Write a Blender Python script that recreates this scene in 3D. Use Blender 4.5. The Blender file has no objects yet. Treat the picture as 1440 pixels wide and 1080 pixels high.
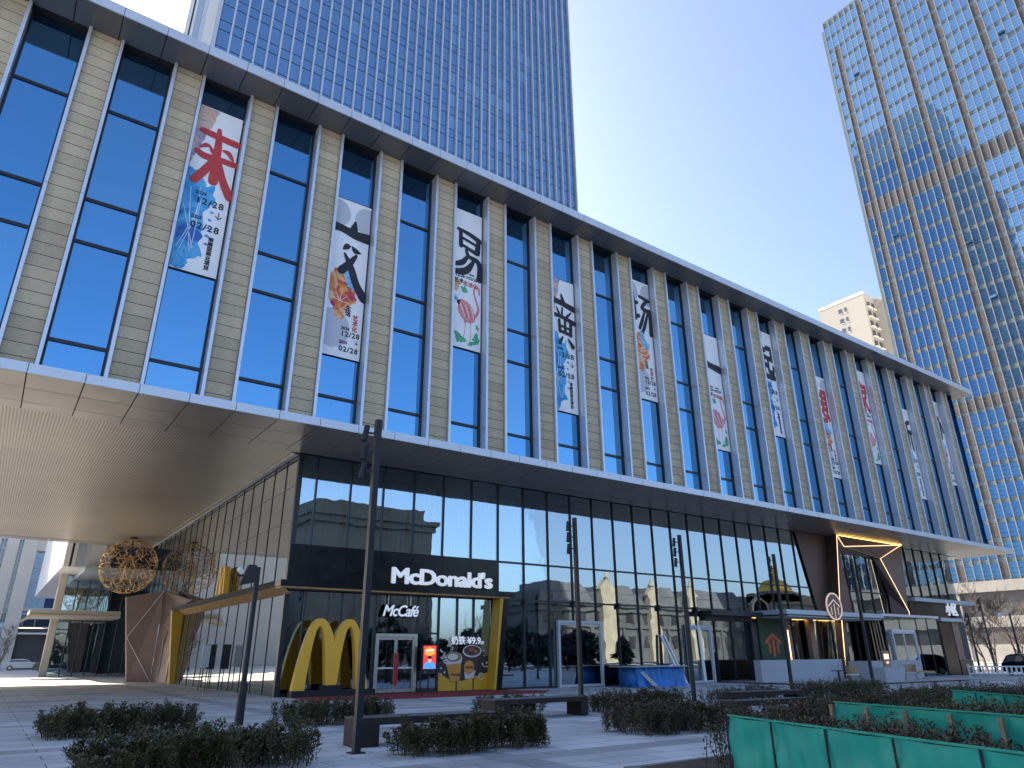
import bpy, bmesh, math, random
from mathutils import Vector, Matrix
random.seed(7)
R = math.radians
scene = bpy.context.scene
COL = scene.collection
# ------------------------------------------------------------------ camera
HEAD, PITCH, ROLL, EYE = R(54.208), R(21.467), R(-0.337), 1.6
fw = Vector((math.cos(HEAD)*math.cos(PITCH), math.sin(HEAD)*math.cos(PITCH), math.sin(PITCH)))
rt = Vector((math.sin(HEAD), -math.cos(HEAD), 0)); up = rt.cross(fw)
rt2 = rt*math.cos(ROLL)+up*math.sin(ROLL); up2 = -rt*math.sin(ROLL)+up*math.cos(ROLL)
cam_d = bpy.data.cameras.new('camera'); cam = bpy.data.objects.new('camera', cam_d); COL.objects.link(cam)
cam_d.sensor_width = 36; cam_d.lens = 970.64/1440*36; cam_d.clip_start = .1; cam_d.clip_end = 3000
cam.matrix_world = Matrix(((rt2.x, up2.x, -fw.x, 0), (rt2.y, up2.y, -fw.y, 0), (rt2.z, up2.z, -fw.z, EYE), (0, 0, 0, 1)))
scene.camera = cam
# ------------------------------------------------------------------ sky, sun, exposure
SUN_EL, SUN_DIR = R(34), Vector((-.22, .975, 0)).normalized()
world = bpy.data.worlds.new('World'); scene.world = world; world.use_nodes = True
wn = world.node_tree; bg = wn.nodes['Background']
sky = wn.nodes.new('ShaderNodeTexSky'); sky.sky_type = 'NISHITA'; sky.sun_disc = False
sky.sun_elevation = SUN_EL; sky.sun_rotation = math.atan2(SUN_DIR.x, SUN_DIR.y)
sky.air_density = .78; sky.dust_density = 2.6; sky.ozone_density = 1.6; sky.altitude = 0
wn.links.new(sky.outputs[0], bg.inputs[0]); bg.inputs[1].default_value = .132
sl = bpy.data.lights.new('sun', 'SUN'); sl.energy = 4.2; sl.angle = R(.53); sl.color = (1, .86, .66)
so = bpy.data.objects.new('sun', sl); COL.objects.link(so)
sv = Vector((SUN_DIR.x*math.cos(SUN_EL), SUN_DIR.y*math.cos(SUN_EL), math.sin(SUN_EL)))
so.rotation_euler = sv.to_track_quat('Z', 'Y').to_euler()
scene.view_settings.view_transform = 'Standard'; scene.view_settings.look = 'None'
scene.view_settings.exposure = 1.58; scene.view_settings.gamma = 1
scene.cycles.max_bounces = 8; scene.cycles.transparent_max_bounces = 12
scene.cycles.caustics_reflective = False; scene.cycles.caustics_refractive = False

# ------------------------------------------------------------------ helpers
def gz(x): return -.004*(x-10)
class MB:
    def __init__(s): s.v = []; s.f = []; s.m = []; s.mats = []
    def mi(s, m):
        if m not in s.mats: s.mats.append(m)
        return s.mats.index(m)
    def poly(s, pts, m):
        n = len(s.v); s.v += [tuple(p) for p in pts]; s.f.append(tuple(range(n, n+len(pts)))); s.m.append(s.mi(m))
    def box(s, x0, x1, y0, y1, z0, z1, m):
        n = len(s.v); k = s.mi(m)
        s.v += [(x0,y0,z0),(x1,y0,z0),(x1,y1,z0),(x0,y1,z0),(x0,y0,z1),(x1,y0,z1),(x1,y1,z1),(x0,y1,z1)]
        for q in ((0,3,2,1),(4,5,6,7),(0,1,5,4),(1,2,6,5),(2,3,7,6),(3,0,4,7)):
            s.f.append(tuple(n+i for i in q)); s.m.append(k)
    def prism(s, pts, d, m, sm=None):          # polygon pts (3d) extruded by vector d
        n = len(s.v); k = s.mi(m); c = len(pts); d = Vector(d)
        s.v += [tuple(p) for p in pts]+[tuple(Vector(p)+d) for p in pts]
        s.f.append(tuple(n+i for i in range(c))); s.m.append(k)
        s.f.append(tuple(n+c+i for i in reversed(range(c)))); s.m.append(k)
        kk = s.mi(sm) if sm else k
        for i in range(c):
            j = (i+1) % c; s.f.append((n+i, n+c+i, n+c+j, n+j)); s.m.append(kk)
    def tube(s, pts, rad, m, sides=6, caps=True):
        k = s.mi(m); pts = [Vector(p) for p in pts]; n0 = len(s.v)
        if not isinstance(rad, (list, tuple)): rad = [rad]*len(pts)
        ref = None
        for i, p in enumerate(pts):
            t = (pts[min(i+1, len(pts)-1)]-pts[max(i-1, 0)]).normalized()
            a = Vector((0,0,1)) if abs(t.z) < .9 else Vector((1,0,0))
            if ref is None: u = t.cross(a).normalized()
            else: u = (ref-t*ref.dot(t)).normalized()
            ref = u; w = t.cross(u)
            for q in range(sides):
                an = 2*math.pi*(q+.5)/sides; s.v.append(tuple(p+(u*math.cos(an)+w*math.sin(an))*rad[i]))
        for i in range(len(pts)-1):
            for q in range(sides):
                a = n0+i*sides+q; b = n0+i*sides+(q+1) % sides
                s.f.append((a, b, b+sides, a+sides)); s.m.append(k)
        if caps:
            s.f.append(tuple(n0+q for q in reversed(range(sides)))); s.m.append(k)
            e = n0+(len(pts)-1)*sides; s.f.append(tuple(e+q for q in range(sides))); s.m.append(k)
    def build(s, name, parent=None, smooth=False, off=True):
        me = bpy.data.meshes.new(name)
        o = (0,0,0)
        if parent is not None and off:
            p = parent; o = Vector((0,0,0))
            while p is not None: o = o+p.location; p = p.parent
        me.from_pydata([(v[0]-o[0], v[1]-o[1], v[2]-o[2]) for v in s.v], [], s.f)
        for m in s.mats: me.materials.append(m)
        me.polygons.foreach_set('material_index', s.m)
        if smooth: me.polygons.foreach_set('use_smooth', [True]*len(s.f))
        me.update()
        ob = bpy.data.objects.new(name, me); COL.objects.link(ob); ob.parent = parent
        return ob
def tag(o, label=None, cat=None, group=None, kind=None):
    if label: o['label'] = label
    if cat: o['category'] = cat
    if group: o['group'] = group
    if kind: o['kind'] = kind
    return o
def thing(name, label, cat, loc=(0,0,0), rz=0, group=None):
    o = bpy.data.objects.new(name, None); COL.objects.link(o); o.location = loc; o.rotation_euler = (0,0,rz)
    o.empty_display_size = .3
    return tag(o, label, cat, group)
def dup(root, loc, rz, label, group=None):
    r = root.copy(); COL.objects.link(r); r.location = loc; r.rotation_euler = (0,0,rz); r['label'] = label
    if group: r['group'] = group
    for ch in list(root.children):
        c = ch.copy(); COL.objects.link(c); c.parent = r
        for g in list(ch.children):
            d = g.copy(); COL.objects.link(d); d.parent = c
    return r
def quick(name, parent, fn, smooth=False, off=True):
    b = MB(); fn(b); return b.build(name, parent, smooth, off)
def text_mesh(name, s, size, mat, parent=None, depth=.01, bold=0, align='CENTER', shear=0, spacing=1, fill=None):
    c = bpy.data.curves.new(name, 'FONT'); c.body = s; c.size = size; c.extrude = depth; c.offset = 0
    c.align_x = align; c.align_y = 'CENTER'; c.shear = shear; c.space_character = spacing; c.resolution_u = 3
    t = bpy.data.objects.new(name+'_curve', c); COL.objects.link(t)
    dg = bpy.context.evaluated_depsgraph_get(); me = bpy.data.meshes.new_from_object(t.evaluated_get(dg))
    bpy.data.objects.remove(t); bpy.data.curves.remove(c)
    if bold:                                    # heavier weight: the outline repeated around itself
        vs = [tuple(v.co) for v in me.vertices]; fs = [tuple(p.vertices) for p in me.polygons]; V, F = [], []; N = 8 if bold > .025 else 4
        for k in range(N):
            a = 2*math.pi*k/N; n0 = len(V); V += [(v[0]+bold*math.cos(a), v[1]+bold*math.sin(a), v[2]+.0004*k) for v in vs]; F += [tuple(n0+i for i in f) for f in fs]
        bpy.data.meshes.remove(me); me = bpy.data.meshes.new(name); me.from_pydata(V, [], F)
    me.name = name; me.materials.clear(); me.materials.append(mat)
    for p in me.polygons: p.material_index = 0
    o = bpy.data.objects.new(name, me); COL.objects.link(o); o.parent = parent
    return o
def stand(o, x, y, z, parent=None, sx=1, sz=1):     # stand a text mesh upright facing -Y at a world point
    p = Vector((x, y, z))
    q = parent if parent is not None else o.parent
    if q is not None:
        while q is not None: p -= q.location; q = q.parent
    o.location = p; o.rotation_euler = (R(90), 0, 0); o.scale = (sx, sz, 1); return o

# ------------------------------------------------------------------ materials
def newmat(name):
    m = bpy.data.materials.new(name); m.use_nodes = True; n = m.node_tree
    return m, n, n.nodes['Principled BSDF'], n.nodes['Material Output']
def pm(name, col, rough=.5, metal=0, var=0, vscale=3, bump=0, bscale=30, emit=None, spec=.5, coat=0):
    m, n, b, o = newmat(name)
    b.inputs['Base Color'].default_value = (*col, 1); b.inputs['Roughness'].default_value = rough
    b.inputs['Metallic'].default_value = metal; b.inputs['Specular IOR Level'].default_value = spec
    b.inputs['Coat Weight'].default_value = coat
    if var:
        tc = n.nodes.new('ShaderNodeTexCoord'); nz = n.nodes.new('ShaderNodeTexNoise'); nz.inputs['Scale'].default_value = vscale
        nz.inputs['Detail'].default_value = 5
        rp = n.nodes.new('ShaderNodeValToRGB'); rp.color_ramp.elements[0].position = .3; rp.color_ramp.elements[1].position = .7
        rp.color_ramp.elements[0].color = tuple(max(0, c*(1-var)) for c in col)+(1,)
        rp.color_ramp.elements[1].color = tuple(min(1, c*(1+var)) for c in col)+(1,)
        n.links.new(tc.outputs['Object'], nz.inputs['Vector']); n.links.new(nz.outputs[0], rp.inputs[0]); n.links.new(rp.outputs[0], b.inputs['Base Color'])
        r2 = n.nodes.new('ShaderNodeMapRange'); r2.inputs[3].default_value = max(.02, rough-.1); r2.inputs[4].default_value = min(1, rough+.12)
        n.links.new(nz.outputs[0], r2.inputs[0]); n.links.new(r2.outputs[0], b.inputs['Roughness'])
    if bump:
        tc = n.nodes.new('ShaderNodeTexCoord'); nz = n.nodes.new('ShaderNodeTexNoise'); nz.inputs['Scale'].default_value = bscale; nz.inputs['Detail'].default_value = 6
        bp = n.nodes.new('ShaderNodeBump'); bp.inputs['Strength'].default_value = bump; bp.inputs['Distance'].default_value = .05
        n.links.new(tc.outputs['Object'], nz.inputs['Vector']); n.links.new(nz.outputs[0], bp.inputs['Height']); n.links.new(bp.outputs[0], b.inputs['Normal'])
    if emit:
        b.inputs['Emission Color'].default_value = (*emit[0], 1); b.inputs['Emission Strength'].default_value = emit[1]
    return m
def math_node(n, op, a, b=None, c=None):
    q = n.nodes.new('ShaderNodeMath'); q.operation = op
    for i, v in enumerate((a, b, c)):
        if v is None: continue
        if hasattr(v, 'links'): n.links.new(v, q.inputs[i])
        else: q.inputs[i].default_value = v
    return q.outputs[0]
def lines_fac(n, coord, period, width, phase=0):      # 1 on a joint line, else 0
    f = math_node(n, 'FRACT', math_node(n, 'DIVIDE', math_node(n, 'SUBTRACT', coord, phase), period))
    return math_node(n, 'LESS_THAN', f, width/period)
def stone_mat():
    m, n, b, o = newmat('split_travertine')
    tc = n.nodes.new('ShaderNodeTexCoord'); g = n.nodes.new('ShaderNodeNewGeometry'); sp = n.nodes.new('ShaderNodeSeparateXYZ')
    n.links.new(g.outputs['Position'], sp.inputs[0])
    mp = n.nodes.new('ShaderNodeMapping'); mp.inputs['Scale'].default_value = (3, 3, 22); n.links.new(g.outputs['Position'], mp.inputs[0])
    nz = n.nodes.new('ShaderNodeTexNoise'); nz.inputs['Scale'].default_value = 1.6; nz.inputs['Detail'].default_value = 8; nz.inputs['Roughness'].default_value = .7
    n.links.new(mp.outputs[0], nz.inputs['Vector'])
    rp = n.nodes.new('ShaderNodeValToRGB'); e = rp.color_ramp.elements
    e[0].position = .32; e[0].color = (.36, .30, .21, 1); e[1].position = .68; e[1].color = (.56, .48, .345, 1)
    n.links.new(nz.outputs[0], rp.inputs[0])
    ln = lines_fac(n, sp.outputs[2], .525, .028, .21)
    # each course a slightly different stone
    wn_ = n.nodes.new('ShaderNodeTexWhiteNoise'); wn_.noise_dimensions = '2D'
    cb = n.nodes.new('ShaderNodeCombineXYZ')
    n.links.new(math_node(n, 'FLOOR', math_node(n, 'DIVIDE', math_node(n, 'SUBTRACT', sp.outputs[2], .21), .525)), cb.inputs[0])
    n.links.new(math_node(n, 'FLOOR', math_node(n, 'DIVIDE', sp.outputs[0], 3.4)), cb.inputs[1]); n.links.new(cb.outputs[0], wn_.inputs[0])
    hs = n.nodes.new('ShaderNodeHueSaturation'); n.links.new(rp.outputs[0], hs.inputs['Color'])
    m2 = n.nodes.new('ShaderNodeMapping'); m2.inputs['Scale'].default_value = (2.2, 2.2, .12); n.links.new(g.outputs['Position'], m2.inputs[0])
    n3 = n.nodes.new('ShaderNodeTexNoise'); n3.inputs['Scale'].default_value = 1; n3.inputs['Detail'].default_value = 4; n.links.new(m2.outputs[0], n3.inputs['Vector'])
    n.links.new(math_node(n, 'MULTIPLY', math_node(n, 'MULTIPLY_ADD', wn_.outputs[0], .24, .9), math_node(n, 'MULTIPLY_ADD', n3.outputs[0], .5, .76)), hs.inputs['Value'])
    mx = n.nodes.new('ShaderNodeMix'); mx.data_type = 'RGBA'; n.links.new(ln, mx.inputs[0]); n.links.new(hs.outputs[0], mx.inputs[6]); mx.inputs[7].default_value = (.05,.042,.035,1)
    n.links.new(mx.outputs[2], b.inputs['Base Color']); b.inputs['Roughness'].default_value = .9
    bp = n.nodes.new('ShaderNodeBump'); bp.inputs['Strength'].default_value = .5; bp.inputs['Distance'].default_value = .03
    n.links.new(nz.outputs[0], bp.inputs['Height']); n.links.new(bp.outputs[0], b.inputs['Normal'])
    return m
def mirror_glass(name, tint, refl, base, wav=.0, rough=.0, wscale=.5, ior=1.5):   # opaque coated glass
    m, n, b, o = newmat(name)
    b.inputs['Base Color'].default_value = (*base, 1); b.inputs['Roughness'].default_value = .3; b.inputs['Specular IOR Level'].default_value = 0
    gl = n.nodes.new('ShaderNodeBsdfGlossy'); gl.inputs['Color'].default_value = (*tint, 1); gl.inputs['Roughness'].default_value = rough
    lw = n.nodes.new('ShaderNodeFresnel'); lw.inputs[0].default_value = ior
    f = math_node(n, 'MULTIPLY_ADD', lw.outputs[0], 1-refl, refl)
    ms = n.nodes.new('ShaderNodeMixShader'); n.links.new(f, ms.inputs[0]); n.links.new(b.outputs[0], ms.inputs[1]); n.links.new(gl.outputs[0], ms.inputs[2])
    n.links.new(ms.outputs[0], o.inputs[0])
    if wav:
        g = n.nodes.new('ShaderNodeNewGeometry'); nz = n.nodes.new('ShaderNodeTexNoise'); nz.inputs['Scale'].default_value = wscale; nz.inputs['Detail'].default_value = 2
        n.links.new(g.outputs['Position'], nz.inputs['Vector'])
        bp = n.nodes.new('ShaderNodeBump'); bp.inputs['Strength'].default_value = 1; bp.inputs['Distance'].default_value = wav
        n.links.new(nz.outputs[0], bp.inputs['Height']); n.links.new(bp.outputs[0], gl.inputs['Normal'])
    return m
def clear_glass(name, tint, refl, rtint=(.9,.95,1), wav=0, wscale=.4, ior=1.6):        # see-through glass
    m, n, b, o = newmat(name)
    tr = n.nodes.new('ShaderNodeBsdfTransparent'); tr.inputs[0].default_value = (*tint, 1)
    gl = n.nodes.new('ShaderNodeBsdfGlossy'); gl.inputs['Color'].default_value = (*rtint, 1); gl.inputs['Roughness'].default_value = 0
    fr = n.nodes.new('ShaderNodeFresnel'); fr.inputs[0].default_value = ior
    f = math_node(n, 'MULTIPLY_ADD', fr.outputs[0], 1-refl, refl)
    ms = n.nodes.new('ShaderNodeMixShader'); n.links.new(f, ms.inputs[0]); n.links.new(tr.outputs[0], ms.inputs[1]); n.links.new(gl.outputs[0], ms.inputs[2])
    n.links.new(ms.outputs[0], o.inputs[0])
    if wav:
        g = n.nodes.new('ShaderNodeNewGeometry'); nz = n.nodes.new('ShaderNodeTexNoise'); nz.inputs['Scale'].default_value = wscale; nz.inputs['Detail'].default_value = 2
        n.links.new(g.outputs['Position'], nz.inputs['Vector'])
        bp = n.nodes.new('ShaderNodeBump'); bp.inputs['Distance'].default_value = wav
        n.links.new(nz.outputs[0], bp.inputs['Height']); n.links.new(bp.outputs[0], gl.inputs['Normal']); n.links.new(bp.outputs[0], fr.inputs['Normal'])
    return m
def paving_mat():
    m, n, b, o = newmat('granite_paving')
    g = n.nodes.new('ShaderNodeNewGeometry'); mp = n.nodes.new('ShaderNodeMapping'); n.links.new(g.outputs['Position'], mp.inputs[0])
    br = n.nodes.new('ShaderNodeTexBrick'); br.inputs['Scale'].default_value = 1; br.inputs['Brick Width'].default_value = 1.2; br.inputs['Row Height'].default_value = .6
    br.inputs['Mortar Size'].default_value = .01; br.offset = .5
    br.inputs['Color1'].default_value = (.62,.625,.635,1); br.inputs['Color2'].default_value = (.46,.465,.475,1); br.inputs['Mortar'].default_value = (.12,.118,.115,1)
    n.links.new(mp.outputs[0], br.inputs['Vector'])
    nz = n.nodes.new('ShaderNodeTexNoise'); nz.inputs['Scale'].default_value = .35; nz.inputs['Detail'].default_value = 7; n.links.new(g.outputs['Position'], nz.inputs['Vector'])
    n2 = n.nodes.new('ShaderNodeTexNoise'); n2.inputs['Scale'].default_value = 90; n2.inputs['Detail'].default_value = 2; n.links.new(g.outputs['Position'], n2.inputs['Vector'])
    hs = n.nodes.new('ShaderNodeHueSaturation'); n.links.new(br.outputs[0], hs.inputs['Color'])
    v = math_node(n, 'MULTIPLY_ADD', nz.outputs[0], 1.0, .5); v = math_node(n, 'MULTIPLY', v, math_node(n, 'MULTIPLY_ADD', n2.outputs[0], .3, .85)); n.links.new(v, hs.inputs['Value'])
    # darker band course every 7.2 m along x and at the y bands
    sp = n.nodes.new('ShaderNodeSeparateXYZ'); n.links.new(g.outputs['Position'], sp.inputs[0])
    l1 = lines_fac(n, sp.outputs[0], 7.2, .6, 0); l2 = lines_fac(n, sp.outputs[1], 6.0, .6, 4.2)
    mx = n.nodes.new('ShaderNodeMix'); mx.data_type = 'RGBA'; mx.blend_type = 'MULTIPLY'
    n.links.new(math_node(n, 'MULTIPLY', math_node(n, 'MAXIMUM', l1, l2), .8), mx.inputs[0]); n.links.new(hs.outputs[0], mx.inputs[6]); mx.inputs[7].default_value = (.62,.63,.65,1)
    n.links.new(mx.outputs[2], b.inputs['Base Color'])
    n.links.new(math_node(n, 'MULTIPLY_ADD', nz.outputs[0], .35, .5), b.inputs['Roughness']); b.inputs['Specular IOR Level'].default_value = .35
    return m
def rib_mat():
    m, n, b, o = newmat('ribbed_soffit_metal')
    g = n.nodes.new('ShaderNodeNewGeometry'); sp = n.nodes.new('ShaderNodeSeparateXYZ'); n.links.new(g.outputs['Position'], sp.inputs[0])
    l = lines_fac(n, sp.outputs[0], .12, .05); l2 = lines_fac(n, sp.outputs[1], 3.47, .03, 31.9)
    wn_ = n.nodes.new('ShaderNodeTexWhiteNoise'); wn_.noise_dimensions = '2D'; cb = n.nodes.new('ShaderNodeCombineXYZ')
    row = math_node(n, 'FLOOR', math_node(n, 'DIVIDE', math_node(n, 'SUBTRACT', sp.outputs[1], 31.9), 3.47))
    n.links.new(row, cb.inputs[0])
    n.links.new(math_node(n, 'FLOOR', math_node(n, 'DIVIDE', math_node(n, 'MULTIPLY_ADD', row, 1.3, sp.outputs[0]), 4.2)), cb.inputs[1]); n.links.new(cb.outputs[0], wn_.inputs[0])
    mx = n.nodes.new('ShaderNodeMix'); mx.data_type = 'RGBA'; mx.inputs[6].default_value = (.50,.445,.365,1); mx.inputs[7].default_value = (.22,.19,.15,1); n.links.new(l, mx.inputs[0])
    hs = n.nodes.new('ShaderNodeHueSaturation'); n.links.new(mx.outputs[2], hs.inputs['Color']); n.links.new(math_node(n, 'MULTIPLY_ADD', wn_.outputs[0], .14, .92), hs.inputs['Value'])
    m2 = n.nodes.new('ShaderNodeMix'); m2.data_type = 'RGBA'; n.links.new(l2, m2.inputs[0]); n.links.new(hs.outputs[0], m2.inputs[6]); m2.inputs[7].default_value = (.12,.11,.1,1)
    n.links.new(m2.outputs[2], b.inputs['Base Color']); b.inputs['Roughness'].default_value = .35; b.inputs['Metallic'].default_value = .25
    return m
M = {}
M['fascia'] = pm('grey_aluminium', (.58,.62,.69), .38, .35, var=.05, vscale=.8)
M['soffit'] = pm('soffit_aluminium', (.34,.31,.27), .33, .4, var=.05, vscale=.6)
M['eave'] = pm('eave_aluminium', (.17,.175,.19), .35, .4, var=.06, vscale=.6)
M['fin'] = pm('satin_aluminium_fin', (.60,.65,.73), .33, .45, var=.03)
M['joint'] = pm('dark_joint', (.02,.02,.022), .8)
M['matte'] = pm('matte_charcoal', (.016,.018,.022), .7, spec=.15); M['rib'] = rib_mat(); M['stone'] = stone_mat(); M['paving'] = paving_mat()
M['dark'] = pm('black_metal', (.018,.02,.024), .42, .3, var=.2, vscale=6)
M['mull'] = pm('dark_mullion', (.022,.025,.032), .4, .3)
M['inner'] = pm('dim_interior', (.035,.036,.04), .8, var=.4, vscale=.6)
M['core'] = pm('dark_concrete', (.09,.09,.095), .8)
M['g_up'] = [mirror_glass('blue_coated_glass_%d' % i, t, .50, b_, wav=.006, wscale=.35) for i, (t, b_) in enumerate((((.26,.62,1.0), (.006,.02,.05)), ((.23,.58,.96), (.006,.02,.055)), ((.29,.65,1.0), (.008,.022,.05))))]
M['g_sf'] = clear_glass('shopfront_glass', (.62,.74,.76), .33, (.74,.88,1.0), wav=.004, wscale=.5)
M['g_side'] = mirror_glass('side_wall_glass', (.78,.83,.86), .42, (.03,.032,.035), wav=.012, wscale=.35)
M['granite'] = pm('black_granite', (.008,.009,.012), .2, 0, var=.3, vscale=2, spec=.25)
M['curtain'] = pm('white_sheer_curtain', (.62,.64,.66), .9)
M['yellow'] = pm('yellow_panel', (.62,.36,.03), .4, var=.05)
M['archy'] = pm('golden_yellow_sign', (.70,.40,.035), .4, var=.03, emit=((1,.55,.04), .015))
M['wood'] = pm('oak_batten_soffit', (.42,.24,.09), .5, var=.25, vscale=5)
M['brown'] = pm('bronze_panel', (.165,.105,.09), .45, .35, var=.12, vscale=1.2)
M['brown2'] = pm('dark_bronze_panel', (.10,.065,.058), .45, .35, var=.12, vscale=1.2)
M['steel'] = pm('brushed_steel', (.58,.55,.5), .3, .9, var=.1, vscale=8)
M['white'] = pm('white_paint', (.78,.79,.8), .5, var=.04)
M['letter'] = pm('white_acrylic_letters', (.82,.83,.85), .35, emit=((.9,.94,1), .12))
M['red'] = pm('red_carpet', (.30,.035,.04), .95, var=.2, vscale=3, bump=.3, bscale=80)
M['redp'] = pm('red_plastic', (.55,.02,.03), .4)
M['gold'] = pm('polished_brass', (.50,.31,.13), .28, 1, var=.1, vscale=4)
M['corten'] = pm('rusted_corten_steel', (.022,.013,.011), .65, .2, var=.5, vscale=6, bump=.15, bscale=40)
M['corten_t'] = pm('grey_bench_top', (.10,.095,.095), .45, .3, var=.3, vscale=5)  # seat tops a lighter grey than the bench sides
M['stem'] = pm('shrub_stem', (.05,.038,.026), .9)
M['bark'] = pm('grey_bark', (.16,.125,.10), .9, var=.3, vscale=4)
M['asphalt'] = pm('asphalt', (.055,.055,.058), .9, var=.2, vscale=.7, bump=.2, bscale=60)
M['soil'] = pm('bare_soil', (.07,.055,.035), 1, var=.4, vscale=3, bump=.5, bscale=30)
M['concrete'] = pm('pale_concrete', (.46,.46,.47), .75, var=.1, vscale=1.2)
M['ledw'] = pm('warm_led_strip', (1,.8,.5), .5, emit=((1,.66,.36), .85))
M['ledy'] = pm('yellow_led_strip', (1,.75,.3), .5, emit=((1,.58,.12), 2.2))
def leaf_mat(name, cols):
    m, n, b, o = newmat(name); g = n.nodes.new('ShaderNodeNewGeometry'); rp = n.nodes.new('ShaderNodeValToRGB')
    rp.color_ramp.elements[0].color = (*cols[0], 1); rp.color_ramp.elements[1].color = (*cols[-1], 1)
    for i in range(1, len(cols)-1): rp.color_ramp.elements.new(i/(len(cols)-1)).color = (*cols[i], 1)
    n.links.new(g.outputs['Random Per Island'], rp.inputs[0]); n.links.new(rp.outputs[0], b.inputs['Base Color'])
    b.inputs['Roughness'].default_value = .55; b.inputs['Specular IOR Level'].default_value = .35
    return m
M['leaf'] = leaf_mat('boxwood_leaves', [(.036,.044,.017), (.07,.078,.028), (.095,.078,.04), (.13,.1,.052), (.05,.06,.022)])
M['leaf2'] = leaf_mat('reddish_winter_leaves', [(.05,.043,.022), (.105,.068,.04), (.09,.072,.036), (.06,.06,.026), (.135,.08,.05)])

# ------------------------------------------------------------------ ground
def ground_sheet(name, x0, x1, y0, y1, dz, mat):
    b = MB(); b.poly([(x0,y0,gz(x0)+dz),(x1,y0,gz(x1)+dz),(x1,y1,gz(x1)+dz),(x0,y1,gz(x0)+dz)], mat); o = b.build(name); tag(o, kind='structure'); return o
ground_sheet('plaza_ground', -700, 900, -700, 900, 0, M['paving'])
ground_sheet('street', -700, 900, -46, -20, .006, M['asphalt'])
ground_sheet('side_street', 88, 104, -19.9, 300, .006, M['asphalt'])

# ------------------------------------------------------------------ mall building
YF, ZS, ZE = 27.37, 10.7, 27.3
def PX(j): return -1.85+3.46*j+.004*j*j
mall = thing('mall_building', 'long stone and blue glass podium building with tall banner windows above a glazed ground floor', 'building', (30, 40, 0))
def fascia(b, y, z0, z1, mat):
    xs = [PX(j/2)+1.13 for j in range(-14, 46)]; xs = [x for x in xs if x < 80]+[80.7]
    for a, c in zip(xs, xs[1:]): b.box(a+.012, c-.012, y, y+.06, z0, z1, mat)
    b.box(xs[0], 80.68, y+.02, y+.2, z0+.01, z1-.01, M['joint'])
XL = PX(-7)+1.13
seams = [PX(j/2)+1.13 for j in range(-14, 46)]; seams = [x for x in seams if x < 80]+[80.69]
quick('fascia_band', mall, lambda b: fascia(b, YF, ZS, ZS+.36, M['fascia']))
quick('eave_edge', mall, lambda b: fascia(b, YF, ZE, ZE+.5, M['fascia']))
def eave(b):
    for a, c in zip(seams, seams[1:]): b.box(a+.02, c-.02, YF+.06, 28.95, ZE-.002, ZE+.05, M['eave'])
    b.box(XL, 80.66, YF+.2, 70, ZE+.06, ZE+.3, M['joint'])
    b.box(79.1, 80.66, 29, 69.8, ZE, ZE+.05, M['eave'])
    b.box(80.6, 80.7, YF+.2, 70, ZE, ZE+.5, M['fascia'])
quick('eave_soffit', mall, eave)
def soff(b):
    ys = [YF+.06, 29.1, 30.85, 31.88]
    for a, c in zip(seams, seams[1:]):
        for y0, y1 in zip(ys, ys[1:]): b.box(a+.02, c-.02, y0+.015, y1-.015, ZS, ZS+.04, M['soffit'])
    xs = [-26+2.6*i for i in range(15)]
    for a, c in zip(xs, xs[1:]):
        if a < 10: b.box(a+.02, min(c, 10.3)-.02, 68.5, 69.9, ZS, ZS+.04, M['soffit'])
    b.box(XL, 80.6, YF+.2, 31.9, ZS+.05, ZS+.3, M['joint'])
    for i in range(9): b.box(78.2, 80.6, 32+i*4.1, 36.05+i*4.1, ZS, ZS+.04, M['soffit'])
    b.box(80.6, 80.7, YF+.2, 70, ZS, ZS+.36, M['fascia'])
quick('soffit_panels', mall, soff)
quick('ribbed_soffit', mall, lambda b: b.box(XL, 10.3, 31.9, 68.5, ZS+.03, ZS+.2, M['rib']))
def edge_strip(b):
    b.box(10.1, 10.28, 32, 68.4, ZS-.05, ZS+.03, M['soffit'])
    y = 32.3
    while y < 68: b.box(10.33, 10.52, y, y+1.5, ZS-.02, ZS+.02, M['white']); y += 1.62  # row of plain white panels along the soffit edge
    b.box(10.28, 10.56, 32, 68.4, ZS+.021, ZS+.1, M['joint'])
quick('soffit_edge_strip', mall, edge_strip)
def body(b):
    b.box(XL, 78.9, 29.62, 69.9, ZS+.3, ZE+.06, M['core'])
    b.box(XL, 80.6, YF+.2, 29.6, ZS+.31, ZS+.35, M['fascia'])
quick('upper_walls', mall, body)
TR = (12.85, 17.2, 19.2, 23.78)
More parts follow.
